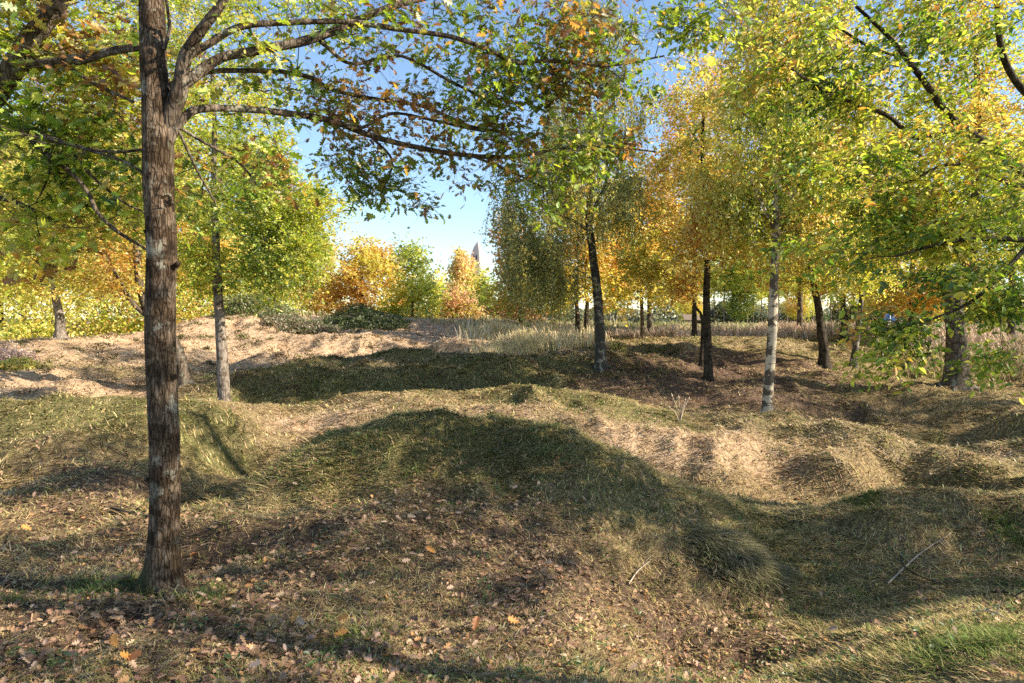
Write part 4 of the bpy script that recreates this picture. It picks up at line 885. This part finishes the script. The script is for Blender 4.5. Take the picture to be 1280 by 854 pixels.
def build_far_trees():
    far_tree('oak_tree', 'broad rounded orange tree behind the dark grassy bank, left of the sky gap', 452, 40, 308, 58, 412, mixpal(([(.72,.48,.16),(.66,.42,.14)], .4), (ORAN, .2), (YELL, .42)), 51, 330, 42, r0=.2,
             blobs=[pb(455,365,40,58,36,2.4,6), pb(470,335,40,42,32,2,4), pb(410,375,40,28,28,1.6,2), pb(458,320,40,22,16,1,1), pb(500,385,40,22,20,1.2,1.3)])
    far_tree('green_tree', 'slender yellow green tree with airy top, right of the orange tree', 515, 36, 308, 30, 408, mixpal((YELL, .3), (YG, .5), ([(.26,.32,.09),(.34,.38,.13)], .35)), 52, 200, 34, r0=.10,
             blobs=[pb(520,375,36,32,28,1.5,4), pb(518,340,36,24,28,1.2,2.2), pb(512,318,36,14,16,.9,.7), pb(492,388,36,18,16,.9,1)])
    far_tree('birch_tree', 'birch with pale orange top standing just left of the stone tower', 578, 62, 310, 24, 400, mixpal(([(.72,.50,.22),(.78,.58,.28)], .4), (YELL, .3), ([(.30,.34,.14),(.38,.40,.17)], .45)), 53, 190, 36, style='weep', bark=M_BIRCH2, r0=.12, spread=.8,
             blobs=[pb(576,370,62,24,28,1.7,4), pb(578,335,62,17,22,1.3,2.5), pb(576,318,62,9,9,.7,.6), pb(592,362,62,9,22,.8,1.3)])
    far_tree('oak_sapling', 'bushy orange brown sapling on the tan bank below the stone tower', 573, 38, 365, 24, 410, mixpal(([(.62,.40,.20),(.70,.47,.24),(.50,.32,.16)], .7), (YG, .3)), 54, 120, 36, r0=.06)
    far_tree('green_tree', 'small yellow green tree in front of the foot of the stone tower', 605, 58, 345, 17, 402, mixpal((YELL, .2), (YG, .5), (GREEN, .3)), 55, 90, 34, r0=.09)
    far_tree('green_tree', 'distant yellow green tree in the sky gap between orange tree and birch', 548, 70, 345, 18, 400, mixpal((YELL, .4), (YG, .5), (GREEN, .1)), 56, 80, 26, r0=.1)
    far_tree('oak_tree', 'amber oak with dark spreading lower branches left of the weeping birch', 650, 34, 265, 42, 406, mixpal((BROWN, .10), (ORAN, .42), (YELL, .45), (YG, .12)), 57, 300, 36, r0=.14,
             blobs=[pb(655,370,34,45,26,2,4), pb(645,330,34,34,32,1.8,3.5), pb(635,290,34,20,34,1.2,1.6), pb(690,350,34,36,40,1.8,3)])
    far_tree('hedge_oak', 'brown leaved low oak with bare lower twigs at the edge of the tall dry grass', 640, 42, 372, 34, 410, mixpal((BROWN, .6), (ORAN, .3), (YELL, .1)), 58, 120, 30, r0=.09)
    far_tree('orange_tree', 'orange red tree rising above the yellow crowns right of the weeping birch', 868, 30, 110, 60, 340, mixpal((ORAN, .28), ([(.70,.40,.20)], .10), (YELL, .62)), 59, 380, 38, r0=.12,
             bark=M_DARKBARK, blobs=[pb(858,180,30,55,70,2.4,4), pb(825,260,30,60,60,2.4,4), pb(880,110,30,50,60,2,2), pb(900,250,30,50,60,2,2.5)])
    far_tree('yellow_tree', 'yellow tree filling the gap between the weeping birch and the dark trunked maple', 812, 32, 200, 55, 380, mixpal((ORAN, .1), (YELL, .7), (YG, .25)), 60, 330, 38, r0=.14)
    far_tree('yellow_tree', 'pale yellow tree behind the white trunked birch and leaning trees', 1000, 34, 180, 85, 350, mixpal((ORAN, .15), (YELL, .6), (YG, .3)), 61, 420, 40, r0=.16)
    far_tree('orange_tree', 'orange yellow tree behind the forked tree', 1140, 30, 230, 75, 370, mixpal((ORAN, .22), (YELL, .66), (YG, .14)), 62, 420, 40, r0=.16, blobs=[pb(1140,300,30,75,70,2.2,5), pb(1120,370,30,60,20,2,2), pb(1165,372,30,50,22,2,2)])
    far_tree('yellow_tree', 'yellow green tree behind the forked tree at the right edge', 1265, 27, 120, 85, 380, mixpal((ORAN, .12), (YELL, .4), (YG, .4), (GREEN, .1)), 63, 420, 40, r0=.17)
    # woodland at the left: four kinds, then copies
    kinds = []
    kinds.append(far_tree('wood_tree', 'tallest yellow green tree of the wood behind the left bank', 130, 36, 90, 110, 372, mixpal((YELL, .4), (YG, .55), (GREEN, .15)), 71, 520, 44, r0=.2, group='trees of the wood behind the left bank'))
    kinds.append(far_tree('wood_tree', 'golden tree of the wood behind the bank, between the two slim left trunks', 215, 33, 200, 75, 380, mixpal((ORAN, .12), (YELL, .55), (YG, .4)), 72, 380, 44, r0=.16, group='trees of the wood behind the left bank'))
    kinds.append(far_tree('wood_tree', 'green tree of the wood behind the bramble bank', 330, 42, 150, 75, 385, mixpal((YELL, .15), (YG, .5), (GREEN, .4)), 73, 420, 44, r0=.18, group='trees of the wood behind the left bank'))
    G = 'trees of the wood behind the left bank'
    for k, px, Y, s, rz, lab in [(0, 0, 40, 1.1, 1.2, 'yellow green wood tree standing furthest left'), (1, 30, 34, .95, 2.0, 'golden wood tree beside the pale trunked tree at the far left'), (2, 240, 50, 1.35, .7, 'tall green wood tree rising behind the nearest oak trunk'),
                                 (0, 330, 55, 1.0, 2.6, 'yellow green wood tree far behind the slim maple'), (1, 395, 46, .8, 3.6, 'low golden wood tree next to the broad orange tree'), (2, -60, 36, 1.1, 4.0, 'green wood tree at the left edge of the wood'), (1, 130, 40, 1.1, 5.0, 'golden wood tree behind the sunlit tan bank')]:
        copy_tree_obj(kinds[k], gp(px, Y), rz, s, lab, G)
    for k, px, Y, s, rz, lab in [(1, 860, 82, .8, .4, 'golden tree in the far belt behind the dark trunked maple'), (2, 925, 95, .8, 1.4, 'green tree in the far belt behind the row of thin trunks'), (1, 1000, 84, .75, 3.1, 'golden tree in the far belt left of the leaning dark trunk'),
                                 (0, 1090, 90, .8, 2.2, 'yellow green tree in the far belt behind the thin leaning birch'), (2, 1165, 76, .8, 4.4, 'green tree in the far belt behind the forked tree'), (1, 1240, 70, .9, 5.5, 'golden tree in the far belt near the right edge'), (0, 770, 98, .7, 3.3, 'yellow green tree in the far belt behind the small golden maple'), (0, 700, 90, .7, 1.3, 'yellow green tree in the far belt behind the two thin dark trunks')]:
        copy_tree_obj(kinds[k], gp(px, Y), rz, s, lab, 'trees of the far belt beyond the meadow')
    # row of thin trees beyond the field at the right
    proto = far_tree('row_tree', 'thin pale trunk in the row of trees beyond the reed field', 905, 95, 285, 17, 378, mixpal((YELL, .35), (YG, .5), (GREEN, .2)), 81, 60, 24, r0=.13, bark=M_PALEBARK, group='row of thin trees beyond the reed field')
    rg = np.random.default_rng(4)
    for i, px in enumerate([868, 880, 893, 914, 923, 934, 941, 952, 960, 974, 986, 996, 1004, 1018, 1040, 745, 762, 780]):
        Y = 88+rg.uniform(0, 25)
        copy_tree_obj(proto, gp(px+rg.uniform(-2, 2), Y), rg.uniform(0, 6), (rg.uniform(.8, 1.1), rg.uniform(.9, 1.1)), 'thin pale trunk in the row of trees beyond the reed field', 'row of thin trees beyond the reed field')

def shrub(name, label, px, Y, rx, rz_, pal, seed, n=3500, size=.05, cat='shrub', lay=.0, stems=14, tmpl=QUAD, bare=.0):
    b = gp(px, Y); root = empty(name, b); tag(root, label, cat); rg = np.random.default_rng(seed)
    S = Soup()
    for i in range(stems):
        a = rg.uniform(0, 6.28); q = rg.random()**.5; e = A([math.cos(a)*rx*q, math.sin(a)*rx*.7*q, rz_*rg.uniform(.6, 1)*(1-.4*q)])
        m = e*.5+A([0, 0, .2*rz_]); tube(S, catmull([A([e[0]*.15, e[1]*.15, -.08]), m, e], 4), np.linspace(.012, .003, 9)*(1+Y/20), 4)
    S.build('stems', M_TWIG, root)
    v = unit(rg.normal(0, 1, (n, 3))); v[:, 2] = np.abs(v[:, 2]); q = rg.random(n)**.4*(1+.35*noise3(v[:, 0]*2.5, v[:, 1]*2.5, v[:, 2]*2.5+seed, s=seed))
    P = v*q[:, None]*A([rx, rx*.7, rz_])
    P[:, 2] += hgt(P[:, 0]+b[0], P[:, 1]+b[1], False)-b[2]
    C = pick(pal[0], n, rg, pal[1]); D = rg.normal(0, 1, (n, 3)); Nn = rg.normal(0, 1, (n, 3)); Nn[:, 2] += .5
    leaves_mesh('foliage', tmpl, P, D, Nn, size*rg.uniform(.6, 1.4, n), C, M_LEAF, root)
    return root

def build_shrubs():
    shrub('dry_shrub', 'pinkish dry seeded shrub at the left edge of the tan bank', 8, 19, .9, .75, ([(.55,.42,.36),(.42,.31,.26),(.62,.52,.45),(.3,.2,.15)], [1,1,1,1]), 1, 6000, .05)
    shrub('yellow_shrub', 'low yellow leaved shrub below the pink shrub at the left edge', 18, 17.6, .75, .32, ([(.6,.48,.12),(.66,.55,.2),(.4,.4,.08),(.28,.32,.06)], [1,1,1,.6]), 2, 4500, .06)
    shrub('bramble_bush', 'pale green bramble heap on the bank left of centre', 322, 31, 1.9, .75, ([(.16,.22,.05),(.24,.27,.08),(.11,.14,.04),(.34,.28,.16)], [1,1,1,1]), 3, 9000, .10)
    shrub('bramble_bush', 'grey brown bramble heap at the right end of the bank', 375, 29.5, 1.5, .55, ([(.26,.2,.13),(.18,.16,.08),(.14,.17,.06),(.36,.3,.2)], [1,1,1,1]), 4, 7000, .10)
    shrub('green_shrub', 'dark green grown over mound in front of the broad orange tree', 455, 32, 2.2, .55, ([(.08,.11,.03),(.12,.15,.04),(.06,.08,.025)], [1,1,1]), 5, 12000, .09)
    shrub('underwood', 'yellow underwood thicket behind the pale trunked tree', 60, 30, 3.6, 2.6, mixpal((YELL, .5), (YG, .5), (GREEN, .1)), 6, 7000, .12, cat='thicket')
    shrub('underwood', 'dull green and orange thicket behind the nearest oak trunk', 190, 31, 3.2, 2.0, mixpal((ORAN, .3), (YG, .5), (GREEN, .2)), 7, 5500, .12, cat='thicket')
    shrub('underwood', 'green thicket above the bramble bank', 300, 36, 3.4, 2.3, mixpal((YELL, .2), (YG, .5), (GREEN, .2)), 8, 6000, .12, cat='thicket')
    shrub('weed_patch', 'yellow weed clump at the foot of the weeping birch', 772, 21, .3, .35, ([(.5,.45,.1),(.4,.38,.1)], [1,1]), 9, 350, .05, cat='weed', stems=6)
    # dark clipped hedge beyond the field, right
    for (px0, px1, Y, hh, lab, nm, pal) in [(860, 1030, 125, 2.6, 'dark green hedge beyond the reed field, behind the row of thin trees', 'hedge', [(.07,.10,.05),(.10,.13,.06),(.05,.08,.04),(.16,.16,.07)]),
                                    (1040, 1320, 110, 3.2, 'low olive hedge beyond the field behind the forked tree', 'hedge', [(.09,.11,.04),(.06,.08,.03),(.14,.13,.05)])]:
        x0 = (px0-640)/F*Y; x1 = (px1-640)/F*Y; rg = np.random.default_rng(px0); n = 14000
        x = rg.uniform(x0, x1, n); y = Y+rg.normal(0, .7, n); top = hh*(1+.5*noise3(x/3.5, y*0, s=7)+.25*noise3(x/.9, y*0, s=8)); z = hgt(x, y, False)+rg.random(n)**.7*top
        o = leaves_mesh(nm, QUAD, np.c_[x, y, z], rg.normal(0, 1, (n, 3)), rg.normal(0, 1, (n, 3)), rg.uniform(.25, .5, n), pick(pal, n, rg), M_LEAF); tag(o, lab, 'hedge')

def build_far_wood():
    rg = np.random.default_rng(6); n = 26000
    px = rg.uniform(420, 1500, n); Y = 185+rg.normal(0, 5, n); x = (px-640)/F*Y
    top = 4.6+2.2*noise3(x/7, x*0, s=7)+1.3*noise3(x/2.2, x*0, s=8)
    z = hgt(x, Y, False)+rg.random(n)**.8*top
    C = pick([(.12,.15,.08), (.17,.19,.09), (.22,.21,.10), (.10,.13,.08), (.28,.22,.12)], n, rg)
    o = leaves_mesh('far_wood', QUAD, np.c_[x, Y, z], rg.normal(0, 1, (n, 3)), rg.normal(0, 1, (n, 3)), rg.uniform(.5, 1.1, n), C, M_LEAF)
    tag(o, 'far olive line of woodland on the horizon', 'wood', kind='stuff')

def build_weeds():
    rg = np.random.default_rng(8); k = 260; cx, cy, r = scatter_polar(k, 2.9, 13, -42, 42, 99); per = 9; n = k*per
    i = np.repeat(np.arange(k), per); a = rg.uniform(0, 6.28, n); q = rg.uniform(.01, .06, n)
    x = cx[i]+np.cos(a)*q; y = cy[i]+np.sin(a)*q
    P = np.c_[x, y, hgt(x, y)+rg.uniform(.015, .07, n)]; D = np.c_[np.cos(a), np.sin(a), rg.uniform(-.1, .7, n)]; Nn = rg.normal(0, .3, (n, 3)); Nn[:, 2] += 1
    o = leaves_mesh('weeds', OVAL, P, D, Nn, rg.uniform(.02, .05, n), pick([(.13,.20,.05),(.18,.26,.07),(.22,.24,.08),(.10,.15,.06)], n, rg), M_LEAF)
    tag(o, 'small green broad leaved weeds growing through the matted grass', 'weeds', kind='stuff')

# ------------------------------------------------------------------ far wooded hills
def build_hills():
    rg = np.random.default_rng(77)
    th = np.radians(np.linspace(-75, 75, 400)); V = []; nr = 12
    for i in range(nr):
        t = i/(nr-1); r = 900+900*t
        z = -10+np.sin(min(1, t*1.4)*math.pi/2)*(13+9*fbm(th*7, th*0, s=5, o=4)+5*fbm(th*40, th*0+t*3, s=6, o=3))
        V.append(np.c_[r*np.sin(th), r*np.cos(th), z])
    V = np.vstack(V); n = 400; i = np.arange(nr-1)[:, None]*n; j = np.arange(n-1)[None]
    q = np.stack([i+j, i+j+1, i+n+j+1, i+n+j], -1).reshape(-1, 4)
    C = pick([(.07,.09,.05),(.10,.11,.05),(.14,.12,.06)], len(V), rg)
    o = link('hills', mesh_from('hills', V, q.ravel(), np.arange(len(q))*4, np.full(len(q), 4), C, attr_mat('hill_wood'))); tag(o, kind='structure')

# ------------------------------------------------------------------ tower, car, board, sign, small things
def build_tower():
    Y = 400; cx = (597-640)/F*Y; gz = h1(cx, Y)
    root = empty('stone_tower', (cx, Y, gz)); tag(root, 'tall pale stone tower with pointed arched top rising above the far trees', 'tower')
    m = plain_mat('tower_stone', (.42, .38, .355), .9, nscale=.6, namt=.12, spec=.1); md = plain_mat('tower_opening', (.05, .05, .06), .9, nscale=1); ml = plain_mat('tower_trim', (.50, .46, .42), .9, nscale=1, namt=.1)
    S = Soup(); prof = [(-3, 6.4), (3, 6.0), (16, 4.6), (26, 4.2), (27.5, 4.1), (27.8, 3.8), (33.5, 3.7), (35.5, 3.6), (38, 3.35), (40.5, 2.9), (43, 2.25), (45, 1.5), (46.5, .8), (47.6, .12)]
    rings = []
    for z, h in prof:
        c = h*.80
        rings.append(A([(-h, -c, z), (-c, -h, z), (c, -h, z), (h, -c, z), (h, c, z), (c, h, z), (-c, h, z), (-h, c, z)]))
    V = np.vstack(rings); n = len(rings); k = 8
    S.add(V, [(i*k+j, i*k+(j+1) % k, (i+1)*k+(j+1) % k, (i+1)*k+j) for i in range(n-1) for j in range(k)]); S.build('shaft', m, root, sm=False, loc=(0, 0, 0))
    sh = root.children[0]; sh.location = (0, 0, -gz)
    # the shaft is a little turned so that its right face catches the sun
    for sx in (-1.0, 1.0):
        for zz in (0,):
            W = Soup(); W.box((sx*.864, -3.15, 37.0-gz), (.95, .7, 3.4)); W.add(A([(sx*.864-.375, -3.4, 38.9-gz), (sx*.864+.375, -3.4, 38.9-gz), (sx*.864, -3.1, 39.8-gz), (sx*.864-.375, -2.6, 38.9-gz), (sx*.864+.375, -2.6, 38.9-gz), (sx*.864, -2.5, 39.8-gz)]), [(0, 1, 2), (3, 5, 4), (0, 2, 5, 3), (1, 4, 5, 2)])
            W.build('window', md, root, sm=False)
    Lg = Soup(); Lg.box((0, 0, 34.6-gz), (7.2, 7.2, .5)); Lg.box((0, 0, 27.7-gz), (8.9, 8.9, .7)); Lg.build('ledge', ml, root, sm=False)
    bt = Soup()
    for sx in (-1, 1): bt.box((sx*4.3, -1.5, 14-gz), (1.4, 2.4, 30))
    bt.build('buttress', m, root, sm=False)
    root.rotation_euler = (0, 0, math.radians(-24))
    # long wing
    Yw = 420; w = empty('long_building', (0, 0, 0)); x0 = (470-640)/F*Yw; x1 = (700-640)/F*Yw; xc = (x0+x1)/2; gz = h1(xc, Yw); w.location = (xc, Yw, gz)
    tag(w, 'long low pale building with barrel roof at the foot of the stone tower', 'building')
    mw = plain_mat('building_wall', (.46, .43, .42), .9, nscale=.5, namt=.08); mr = plain_mat('building_roof', (.30, .31, .34), .8, nscale=.5, namt=.1)
    S = Soup(); S.box((0, 0, 1.7), (x1-x0, 14, 6)); S.build('wall', mw, w, sm=False)
    S = Soup(); a = np.linspace(0, math.pi, 13); P = []
    for x in (-(x1-x0)/2-.4, (x1-x0)/2+.4):
        for t in a: P.append((x, -7.4*math.cos(t), 4.72+3.6*math.sin(t)))
    S.add(A(P), [(j, j+1, 13+j+1, 13+j) for j in range(12)]+[tuple(range(12, -1, -1)), tuple(range(13, 26))]); S.build('roof', mr, w, sm=False)
    for i in range(22):
        S = Soup(); x = -(x1-x0)/2+3+i*((x1-x0)-6)/21; S.box((x, -7.05, 2.3), (1.5, .3, 2.6)); S.build('window', md, w, sm=False)

def build_car():
    def car(name, label, px, Y, col, rz):
        b = gp(px, Y); b[2] += .0; root = empty(name, b); tag(root, label, 'car', 'cars parked beyond the far bank'); root.rotation_euler = (0, 0, rz)
        m = plain_mat('car_paint', col, .3, .1, nscale=2, namt=.05, spec=.5); g = plain_mat('car_glass', (.05, .07, .09), .1, nscale=2, namt=.1, spec=.8); t = plain_mat('car_tyre', (.02, .02, .02), .9); lt = plain_mat('car_lamp', (.7, .7, .65), .2, nscale=5, namt=.1)
        prof = [(-2.1,.35),(-2.15,.7),(-2.05,.95),(-1.55,1.02),(-.95,1.42),(.55,1.46),(1.25,1.05),(1.95,.9),(2.1,.7),(2.12,.35)]
        S = Soup(); P = [(x, -.85*(1 if z < 1.1 else .82), z) for x, z in prof]+[(x, .85*(1 if z < 1.1 else .82), z) for x, z in prof]; k = len(prof)
        S.add(A(P), [(j, (j+1) % k, (j+1) % k+k, j+k) for j in range(k)]+[tuple(range(k-1, -1, -1)), tuple(range(k, 2*k))]); S.build('body', m, root, sm=False)
        for sy in (-1, 1):
            W = Soup(); q = [(-1.35,1.06),(-.88,1.36),(.5,1.39),(1.05,1.06)]; W.add(A([(x, sy*(.87-(.13 if z > 1.1 else 0)), z) for x, z in q]+[(x, sy*(.80-(.13 if z > 1.1 else 0)), z) for x, z in q]), [(0,1,2,3),(4,7,6,5),(0,4,5,1),(1,5,6,2),(2,6,7,3),(3,7,4,0)]); W.build('side_window', g, root, sm=False)
        for x, s in ((-1.3, -1), (1.3, -1), (-1.3, 1), (1.3, 1)):
            W = Soup(); tube(W, [(x, s*.72, .32), (x, s*.90, .32)], [.32, .32], 16); W.build('wheel', t, root)
        for s in (-1, 1):
            W = Soup(); W.box((2.09, s*.62, .72), (.1, .3, .14)); W.build('headlight', lt, root)
    car('parked_car', 'blue car parked beyond the bank, under the far trees', 538, 190, (.04, .16, .30), 0)
    car('parked_car', 'pale white car parked just right of the blue car', 553, 200, (.6, .6, .6), .2)

def build_furniture():
    wood = plain_mat('weathered_wood', (.20, .15, .11), .85, nscale=12, namt=.3); white = plain_mat('white_paint', (.72, .72, .70), .6, nscale=10, namt=.06); blue = plain_mat('blue_enamel', (.05, .16, .42), .4, nscale=5, namt=.08)
    Y = 48; b = gp(864, Y); root = empty('information_board', b); tag(root, 'slanted brown information board on a white post in the far meadow', 'information board')
    S = Soup(); S.box((0, 0, .42), (.18, .18, 1.05)); S.build('post', white, root, sm=False)
    S = Soup(); S.box((0, 0, 1.05), (1.15, .75, .07), rx=.55); S.build('board', wood, root, sm=False)
    root.location.z = EYE+(HZ-412)/F*Y-.2
    b = gp(880, 50); root = empty('wooden_rail', b); tag(root, 'low grey wooden rail behind the information board', 'fence')
    root.location.z = EYE+(HZ-414)/F*50-.1
    S = Soup(); S.box((0, 0, .45), (3.4, .10, .14)); S.box((0, 0, .22), (3.4, .08, .1)); S.build('rail', wood, root, sm=False)
    for x in (-1.6, 0, 1.6): S = Soup(); S.box((x, .12, .18), (.12, .12, .85)); S.build('post', wood, root, sm=False)
    Y = 60; b = gp(1112, Y); root = empty('blue_sign', b); tag(root, 'plain blue sign panel on a thin white post beyond the reeds', 'sign')
    zt = EYE+(HZ-397)/F*Y-b[2]
    S = Soup(); tube(S, [(0, -.06, -.2), (0, -.06, zt+.3)], [.05, .05], 10); S.build('post', white, root)
    S = Soup(); S.box((0, 0, zt-.0), (.95, .05, .6)); S.build('panel', blue, root, sm=False)
    b = ray_ground(1072, 434, 12, 40); b[2] = h1(b[0], b[1]); root = empty('marker_post', b); tag(root, 'short white marker post behind the thin leaning birch', 'post')
    S = Soup(); tube(S, [(0, 0, -.1), (0, 0, .34)], [.035, .035], 10); S.build('post', white, root)
    S = Soup(); tube(S, [(0, 0, .342), (0, 0, .40)], [.037, .02], 10); S.build('cap', wood, root)

def build_sticks():
    rg = np.random.default_rng(33)
    def stick(name, label, pts, w, matl, cat='stick', seed=0):
        G = [ray_ground(px, py) for px, py in pts]; P = A([[g[0], g[1], h1(g[0], g[1])+.03+.02*(i % 2)] for i, g in enumerate(G)])
        b = P[0].copy(); S = Soup(); C = catmull(P-b, 6); tube(S, C, np.linspace(w, w*.4, len(C)), 7, bump=.2)
        for k in (len(C)//3, 2*len(C)//3):
            e = C[k]+A([rg.uniform(-.15, .15), rg.uniform(-.1, .1), .09]); tube(S, [C[k], (C[k]+e)/2+A([0, 0, .01]), e], [w*.5, w*.4, w*.2], 5)
        tag(S.build(name, matl, None, loc=tuple(b)), label, cat)
    pale = plain_mat('bleached_wood', (.42, .34, .26), .9, nscale=20, namt=.2)
    stick('fallen_branch', 'dark fallen branch lying left of the nearest oak trunk', [(140,640),(158,648),(186,650)], .018, M_TWIG)
    stick('dead_stick', 'pale straight dead stick poking from the grass below the centre mound', [(786,735),(798,722),(812,708)], .007, pale)
    stick('dead_stick', 'long pale dead stick in the right hollow, crossing the twig heap', [(1110,735),(1150,700),(1190,672)], .008, pale)
    stick('dead_stick', 'curved brown stick lying at the foot of the right bank', [(1125,700),(1135,720),(1175,735)], .009, M_TWIG)
    stick('dead_stick', 'thin pale stick near the right edge above the bright grass', [(1215,770),(1240,775),(1262,782)], .007, pale)
    stick('dead_stick', 'thin dark stick at the right edge of the hollow', [(1240,745),(1262,750),(1280,762)], .010, M_TWIG)
    stick('dead_stick', 'pale stick lying on the sunlit slope right of the birch mound', [(1085,560),(1115,578),(1140,590)], .010, pale)
    # dry stalk
    b = ray_ground(850, 527); b[2] = h1(b[0], b[1]); S = Soup()
    for i in range(9):
        e = A([rg.uniform(-.22, .16), rg.uniform(-.08, .08), rg.uniform(.2, .48)]); tube(S, catmull([A([0, 0, -.05]), e*.5+A([0, 0, .04]), e], 4), np.linspace(.008, .005, 9), 4); tube(S, [e, e*1.05, e*1.16], [.008, .018, .004], 5)
    tag(S.build('dry_stalks', pale, None, loc=tuple(b)), 'clump of pale dry seed stalks left of the white birch foot', 'weed')
    # individually readable leaves
    pal = {'yellow': (.62, .45, .05), 'orange': (.55, .26, .07), 'rust': (.36, .15, .06), 'tan': (.50, .36, .26)}
    items = [(541,606,'yellow','bright yellow fallen leaf on the crest of the centre mound'),(364,790,'orange','orange fallen oak leaf lower left, beside a smaller tan one'),(381,793,'tan','tan fallen oak leaf right of the orange one at lower left'),
             (421,783,'orange','orange fallen oak leaf right of centre left foreground'),(416,806,'orange','small orange fallen leaf just below its bigger neighbour'),(146,822,'orange','upright orange oak leaf in the bottom left corner'),(156,838,'rust','rusty oak leaf below the upright orange one'),
             (166,834,'orange','orange oak leaf right of the rusty one, bottom left'),(130,850,'orange','light orange oak leaf at the bottom edge, left'),(236,706,'rust','large rust brown leaf right of the nearest oak foot'),(592,800,'rust','rust brown leaf at bottom centre'),
             (545,700,'orange','small orange leaf on the lower face of the centre mound'),(806,758,'orange','orange brown leaf near the dead stick'),(805,812,'tan','pale leaf in the bottom centre right'),(640,618,'tan','pale leaf on the right shoulder of the centre mound'),(650,788,'orange','orange leaf right of bottom centre'),
             (520,655,'tan','tan leaf on the leafy face of the centre mound'),(310,845,'tan','tan leaf at the bottom edge left of centre'),(1035,795,'tan','light tan leaf in the dark right hollow'),(40,670,'orange','orange leaf on the shaded slope at the left edge')]
    for i, (px, py, c, lab) in enumerate(items):
        g = ray_ground(px, py, 2.4); b = A([g[0], g[1], h1(g[0], g[1])+.045]); s = .088 if c != 'tan' else .07
        D = A([[rg.normal(), rg.normal()*.5, .35]]); Nn = A([[rg.normal(0, .3), -.6, .8]])
        o = leaves_mesh('fallen_leaf', OAK, A([[0., 0, 0]]), D, Nn, A([s]), A([pal[c]]), M_LITTER); o.location = tuple(b)
        so = o.modifiers.new('thick', 'SOLIDIFY'); so.thickness = .0012
        tag(o, lab, 'fallen leaf', 'single bright fallen leaves')

# ------------------------------------------------------------------ world, sun, camera
def build_light():
    w = bpy.data.worlds.new('World'); SC.world = w; w.use_nodes = True; nt = w.node_tree; bg = nt.nodes['Background']
    sky = nt.nodes.new('ShaderNodeTexSky'); sky.sky_type = 'NISHITA'; sky.sun_disc = False; sky.sun_elevation = SUN_EL; sky.sun_rotation = math.atan2(TO_SUN[0], TO_SUN[1]); sky.air_density = 1.0; sky.dust_density = .15; sky.ozone_density = 2.2
    nt.links.new(sky.outputs[0], bg.inputs[0]); bg.inputs[1].default_value = .108
    l = bpy.data.lights.new('sun', 'SUN'); l.energy = 5.0; l.angle = math.radians(.55); l.color = (1, .88, .70)
    o = bpy.data.objects.new('sun', l); COL.objects.link(o)
    d = Vector((TO_SUN[0]*math.cos(SUN_EL), TO_SUN[1]*math.cos(SUN_EL), math.sin(SUN_EL))); o.rotation_euler = d.to_track_quat('Z', 'Y').to_euler(); o.location = (20, -8, 20)
    c = bpy.data.cameras.new('camera'); c.sensor_width = 36; c.lens = 36*F/1280; c.shift_y = -(HZ-427)/1280*-1; c.clip_end = 9000; c.clip_start = .05
    co = bpy.data.objects.new('camera', c); COL.objects.link(co); co.location = (0, 0, EYE); co.rotation_euler = (math.pi/2, 0, 0); SC.camera = co
    SC.view_settings.view_transform = 'Standard'; SC.view_settings.look = 'None'; SC.view_settings.exposure = 1.3; SC.view_settings.gamma = 1
    cy = SC.cycles; cy.use_denoising = False; cy.denoiser = 'OPENIMAGEDENOISE'; cy.denoising_input_passes = 'RGB_ALBEDO_NORMAL'; cy.max_bounces = 6; cy.diffuse_bounces = 3; cy.glossy_bounces = 2; cy.transmission_bounces = 4; cy.use_adaptive_sampling = True; cy.adaptive_threshold = .01
    cy.caustics_reflective = False; cy.caustics_refractive = False; cy.sample_clamp_indirect = 6
    SC.render.use_persistent_data = False

build_ground(); build_grass(); build_litter(); build_tall_grass(); build_tussocks()
build_hero_oak(); build_left_oak(); build_hornbeam(); build_mid_trees(); build_side_trees(); build_left_trees(); build_far_trees()
build_shrubs(); build_far_wood(); build_weeds(); build_hills(); build_tower(); build_car(); build_furniture(); build_sticks()
build_light()
